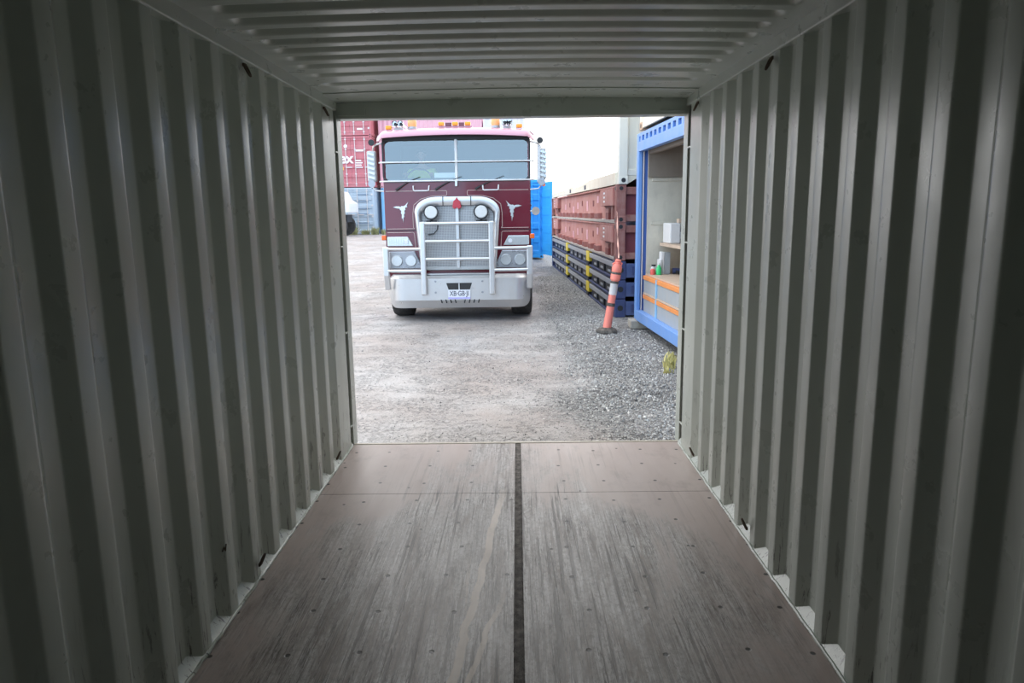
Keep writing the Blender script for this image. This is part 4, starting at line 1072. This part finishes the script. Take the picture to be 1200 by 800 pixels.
# bright blue container behind the racks, right-hand door leaf swung out toward us
bc = shipping_container('bright blue container beyond the racks, partly behind the truck, a side leaf swung out', M['c_blue'], (-1.42, 27.2, -.10), 0, 6.06, 2.93, doors=True, rodmat=M['c_blue'])
lm_ = Matrix.Translation((2.46, -.06, 0)) @ Matrix.Rotation(R(-76), 4, 'Z')
lf = MB().box(0, 1.15, -.06, 0, .15, 2.80, lm_)
for zz in (.45, 1.1, 1.75, 2.4): lf.box(.06, 1.09, -.075, -.055, zz-.15, zz+.15, lm_)
lf = lf.build('door', M['c_blue'], bc, bevel=.01, label='bright blue door leaf swung open')
for zz in (.35, .75, 1.15, 1.55, 1.95, 2.35, 2.7): MB().box(-.06, .06, -.07, .05, zz-.06, zz+.06, lm_).build('hinge', M['c_blue'], lf, bevel=.01)
MB().cyl((2.30, -.10, .1), (2.30, -.10, 2.85), .03, n=8).build('locking_rod', M['c_blue'], bc)

# ------------------------------------------------------------------ blue side-opening container with stores
TC = (1.86, 11.12, -.03); TR = R(3.4)
def tool_container():
    t = thing('open_side_container', 'blue-framed container with its long side open, stores inside, next to the bollard', 'container', TC, TR)
    L, W, H = 6.0, 2.4, 2.80     # local y runs from -L (toward us) to 0 (far end)
    for y in (-.13, -L):
        m = MB().box(0, .062, y, y+.13, 0, H).box(.06, .14, y+.06, y+.10, .1, H-.1)
        p = m.build('corner_post', M['t_blue'], t, bevel=.01)
        MB().cyl((.078, y-.012, .1), (.078, y-.012, H-.1), .009, n=8).build('lock_rod', M['rod'], p)
        MB().box(.085, .165, y+.0, y+.13, .12, H-.2).build('post_return', M['t_blue_shade'], p)  # shaded face of the post, darkened by colour
    MB().box(0, .10, -L+.13, -.13, -.01, .15).build('bottom_rail', M['t_blue'], t, bevel=.01)
    # header with a row of rectangular slots
    hd = MB().box(0, .09, -L+.13, -.13, H-.26, H-.12).box(0, .09, -L+.13, -.13, H-.045, H).box(.06, .09, -L+.13, -.13, H-.12, H-.045)
    y = -.22
    while y > -L+.3: hd.box(0, .06, y-.10, y, H-.12, H-.045); y -= .235
    hd.build('header_rail', M['t_blue'], t)
    MB().box(.10, W, -.10, -.0, .05, H-.02).build('end_wall', M['t_blue'], t)
    MB().box(.14, W-.06, -.16, -.101, .12, H-.20).build('end_lining', M['t_wall'], t)
    rb = MB()
    for z in (.75, 1.45, 2.1): rb.box(.2, W-.08, -.175, -.16, z, z+.05)
    rb.build('lining_rib', M['t_wall'], t, bevel=.006)
    MB().box(W-.05, W, -L, 0, .05, H-.02).build('back_wall', M['t_wall'], t)
    MB().box(0.1, W, -L, -L+.06, .05, H-.02).build('near_end_wall', M['t_blue'], t)
    MB().box(.02, W, -L, 0, H-.05, H-.02).build('roof', M['underbody'], t)  # near-black roof paints the shade in the gap above it
    MB().box(.14, W-.06, -.20, -.161, 2.16, 2.62).build('lining_shade_panel', M['t_roof'], t)  # added panel, shade of the upper lining painted as brown
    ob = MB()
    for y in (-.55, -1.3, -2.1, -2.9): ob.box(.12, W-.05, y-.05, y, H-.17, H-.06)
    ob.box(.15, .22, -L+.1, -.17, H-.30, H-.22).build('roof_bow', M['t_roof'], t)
    MB().box(.10, W-.05, -L+.06, -.1, .06, .12).build('floor_board', M['wood'], t)
    return t
tool_container()
tm = Matrix.Translation(TC) @ Matrix.Rotation(TR, 4, 'Z')
def in_tool(x, y, z): return tuple(tm @ Vector((x, y, z)))
tag(MB().box(-.10, .20, -.14, .16, 0, .128).build('concrete_block', M['concrete'], None, bevel=.012), 'square concrete block under the corner of the blue open container', 'block').location = (1.88, 11.06, -.17)
o = MB().box(-.10, .20, -.14, .16, 0, .128).build('concrete_block', M['concrete'], None, bevel=.012); o.location = (2.2, 5.35, -.17); tag(o, 'concrete block under the near corner of the blue open container, by our doorway', 'block')
for i, (z, lb) in enumerate(((.12, 'long grey crate with orange edges on the blue container floor, lower one of two'), (.41, 'long grey crate with orange edges lying on top of another crate'))):
    c = thing('storage_crate', lb, 'crate', in_tool(.09, -.24, z), TR, 'long crates in the blue container')
    MB().box(0, .60, -3.2, 0, .03, .22).build('crate_side', M['crate_grey'], c, bevel=.004)
    MB().box(-.012, .612, -3.2, .01, .225, .285).build('edge_board', M['orange_edge'] if i else M['orange_edge'], c, bevel=.005, label='orange edge board')
    MB().box(-.008, .61, -3.2, .005, 0, .03).build('base_board', M['wood'] if i else M['white_metal'], c, bevel=.004)
    for y in (-.75, -2.0): MB().box(-.014, .0, y-.07, y, .02, .29).build('strap', M['c_ltblue'], c, label='pale blue strap')
bt = MB().box(.0, 1.1, -3.2, .0, 0, .025).build('worktop', M['wood'], None); bt.location = in_tool(.12, -.25, .698); bt.rotation_euler.z = TR
tag(bt, 'pale timber board covering the upper crate in the blue container', 'board')
# items on the board
o = thing('plastic_bottle', 'green plastic bottle standing on the timber board in the blue container', 'bottle', in_tool(.25, -.50, .723), TR)
MB().lathe([(.035, 0), (.038, .01), (.038, .10), (.02, .13), (.016, .15)], 16).build('bottle_body', M['green'], o, smooth=50); MB().lathe([(.019, .15), (.019, .18)], 12).build('cap', M['white_metal'], o)
o = thing('spray_can', 'small red can next to the green bottle', 'can', in_tool(.17, -.46, .723), TR)
MB().lathe([(.038, 0), (.038, .07), (.02, .09)], 16).build('can_body', M['red'], o, smooth=50); MB().lathe([(.012, .09), (.012, .12)], 10).build('nozzle', M['white_metal'], o)
o = thing('clear_jar', 'clear jar with dark lid beside the red can on the timber board', 'jar', in_tool(.20, -.38, .723), TR)
MB().lathe([(.04, 0), (.045, .02), (.045, .10), (.03, .12)], 16).build('jar_body', M['lamp_glass'], o, smooth=50); MB().lathe([(.034, .12), (.034, .145)], 12).build('lid', M['black'], o)
o = thing('upright_panel', 'tall narrow white and grey cabinet standing on the timber board', 'cabinet', in_tool(.30, -.30, .723), TR)
MB().box(0, .045, -.14, .0, 0, .335).box(-.02, .03, -.14, .03, 0, .22).build('white_side', M['white_metal'], o, bevel=.006); MB().box(.045, .14, -.13, .0, 0, .33).build('grey_body', M['crate_grey'], o, bevel=.006)
o = thing('power_tool', 'dark blue power tool lying beside the narrow cabinet', 'tool', in_tool(.48, -.42, .723), TR)
MB().cyl((0, 0, .05), (.16, -.02, .05), .045, .035).build('motor_housing', M['navy'], o, smooth=40); MB().cyl((.05, 0, .04), (.06, -.12, .03), .022).build('grip', M['black'], o, smooth=40)
MB().cyl((.16, -.02, .05), (.24, -.03, .05), .018).build('chuck', M['alloy'], o, smooth=40)
o = thing('timber_shelf', 'pale timber shelf on brackets inside the blue container', 'shelf', in_tool(.33, -.70, 1.14), TR)
MB().box(0, .9, -1.6, .50, 0, .045).build('shelf_board', M['wood'], o, bevel=.004)
MB().box(.10, .60, -1.2, -1.15, -.07, 0).build('shelf_edge', M['white_metal'], o); MB().box(.30, .36, .34, .40, -.415, 0).box(.7, .76, -.02, .04, -.415, 0).build('bracket', M['wood'], o)
o = thing('bench_machine', 'white bench machine with a round dark opening on the shelf', 'machine', in_tool(.37, -.42, 1.185), TR)
MB().box(0, .16, -.2, .2, 0, .30).build('housing', M['white_metal'], o, bevel=.02); MB().box(.16, .36, -.2, .2, 0, .24).build('motor_box', M['black'], o, bevel=.02)
MB().cyl((.23, -.215, .12), (.23, -.19, .12), .085).build('round_opening', M['lamp_bowl'], o, smooth=40); MB().cyl((.23, -.222, .12), (.23, -.21, .12), .06).build('opening_centre', M['black'], o)
MB().box(.12, .22, -.2, -.1, .30, .36).build('handle', M['wood'], o, bevel=.01)
for k, (x, h) in enumerate(((.42, .38), (.50, .30))):
    oo = thing('metal_rod', ('tall' if k == 0 else 'short') + ' reddish rod standing on the shelf beside the bench machine', 'rod', in_tool(.37+x, -.46, 1.185), TR)
    MB().cyl((0, 0, 0), (0, 0, h), .014).build('shaft', M['r_post'], oo, smooth=40); MB().cyl((0, 0, 0), (0, 0, .012), .03).build('foot', M['black'], oo)
# container standing on top of the blue one
tc_ = shipping_container('cream container standing on top of the blue side-opening container', M['cream'], in_tool(.14, -6.06, 2.90), TR, 6.5, 2.6, doors=False, casting=M['tan'])
spc = MB()
for y in (-.6, -3.0, -5.8):
    q = MB().box(0, 2.1, -.09, .09, 0, .097).build('timber_packer', M['t_roof'], None); q.location = in_tool(.25, y, 2.802); q.rotation_euler.z = TR  # packers coloured dark so the gap looks shaded
    tag(q, {-.6: 'timber packer between the blue and cream containers, by the rear corner', -3.0: 'timber packer halfway along between the blue and cream containers', -5.8: 'timber packer between the blue and cream containers, at the end nearest our doorway'}[y], 'packer')

# ------------------------------------------------------------------ leaning bollard
def bollard():
    t = thing('bollard', 'salmon orange T-top bollard with white band leaning on a black rubber base', 'bollard', (1.37, 10.62, -.17))
    mb = MB()
    mb.lathe([(.165, 0), (.175, .015), (.16, .05), (.10, .075), (.06, .085)], 8, Matrix.Rotation(R(22), 4, 'Z'))
    mb.build('rubber_base', M['rubber'], t, bevel=.008)
    ax = Vector((.165, .03, 1.04)).normalized(); q = ax.to_track_quat('Z', 'Y').to_matrix().to_4x4(); q.translation = Vector((0, 0, .045))
    b = MB().lathe([(.066, 0), (.064, .02), (.055, .52), (.055, .78), (.052, .80)], 24, q).build('post', M['bollard'], t, smooth=40)
    MB().lathe([(.060, .535), (.0585, .54), (.0580, .70), (.060, .705)], 24, q).build('reflective_band', M['reflective'], b, smooth=40)
    MB().lathe([(.062, .36), (.063, .385), (.062, .41)], 24, q).lathe([(.060, .705), (.066, .72), (.060, .74)], 24, q).build('black_ring', M['rubber'], b, smooth=40)
    MB().lathe([(.050, .75), (.074, .76), (.076, .84), (.066, .865), (.074, .88), (.075, .95), (.060, .99), (.04, 1.0), (.035, 1.03), (.05, 1.045), (.03, 1.07)], 24, q).build('handle_top', M['bollard'], b, smooth=40)
    MB().lathe([(.078, .845), (.079, .86), (.078, .875)], 24, q).build('black_ring', M['rubber'], b, smooth=40)
    h = q @ Vector((0, 0, .97))
    MB().tube([h+Vector((-.05, 0, 0)), h+Vector((-.07, 0, .03)), h+Vector((.0, 0, .075)), h+Vector((.07, 0, .035)), h+Vector((.05, 0, -.01))], .012, 8).build('loop', M['bollard'], b, smooth=50)
bollard()
tp = MB(); rnd = random.Random(2); pts = []
a = Vector((1.54, 10.64, .95)); b = Vector((1.70, 12.05, 1.62))
for k in range(13):
    t_ = k/12; p = a.lerp(b, t_) - Vector((0, 0, .10*math.sin(PI*t_))); tw = k*.7
    pts.append((p, Vector((math.cos(tw)*.012, 0, math.sin(tw)*.02))))
vs = []; [vs.extend([p-o2, p+o2]) for p, o2 in pts]
tp.add(vs, [(2*k, 2*k+1, 2*k+3, 2*k+2) for k in range(12)])
o = tp.build('caution_tape', M['tape'], None); sm = o.modifiers.new('t', 'SOLIDIFY'); sm.thickness = .002
tag(o, 'twisted reddish tape running from the bollard top to the red rack post', 'tape')
# weeds by the doorway
for i, (x, y, n, h, sp_) in enumerate(((1.80, 8.10, 34, .16, .08), (1.88, 8.50, 30, .14, .08), (1.72, 7.85, 20, .09, .06))):
    tuft('weed', ['yellow-green weed clump on the gravel beside the blue rail, middle and tallest', 'yellow-green weed clump on the gravel, farthest from our doorway', 'small low weed clump on the gravel, nearest our doorway'][i], 'weed', (x, y, -.17), n, h, sp_, M['leaf'], None, 40+i, .008)
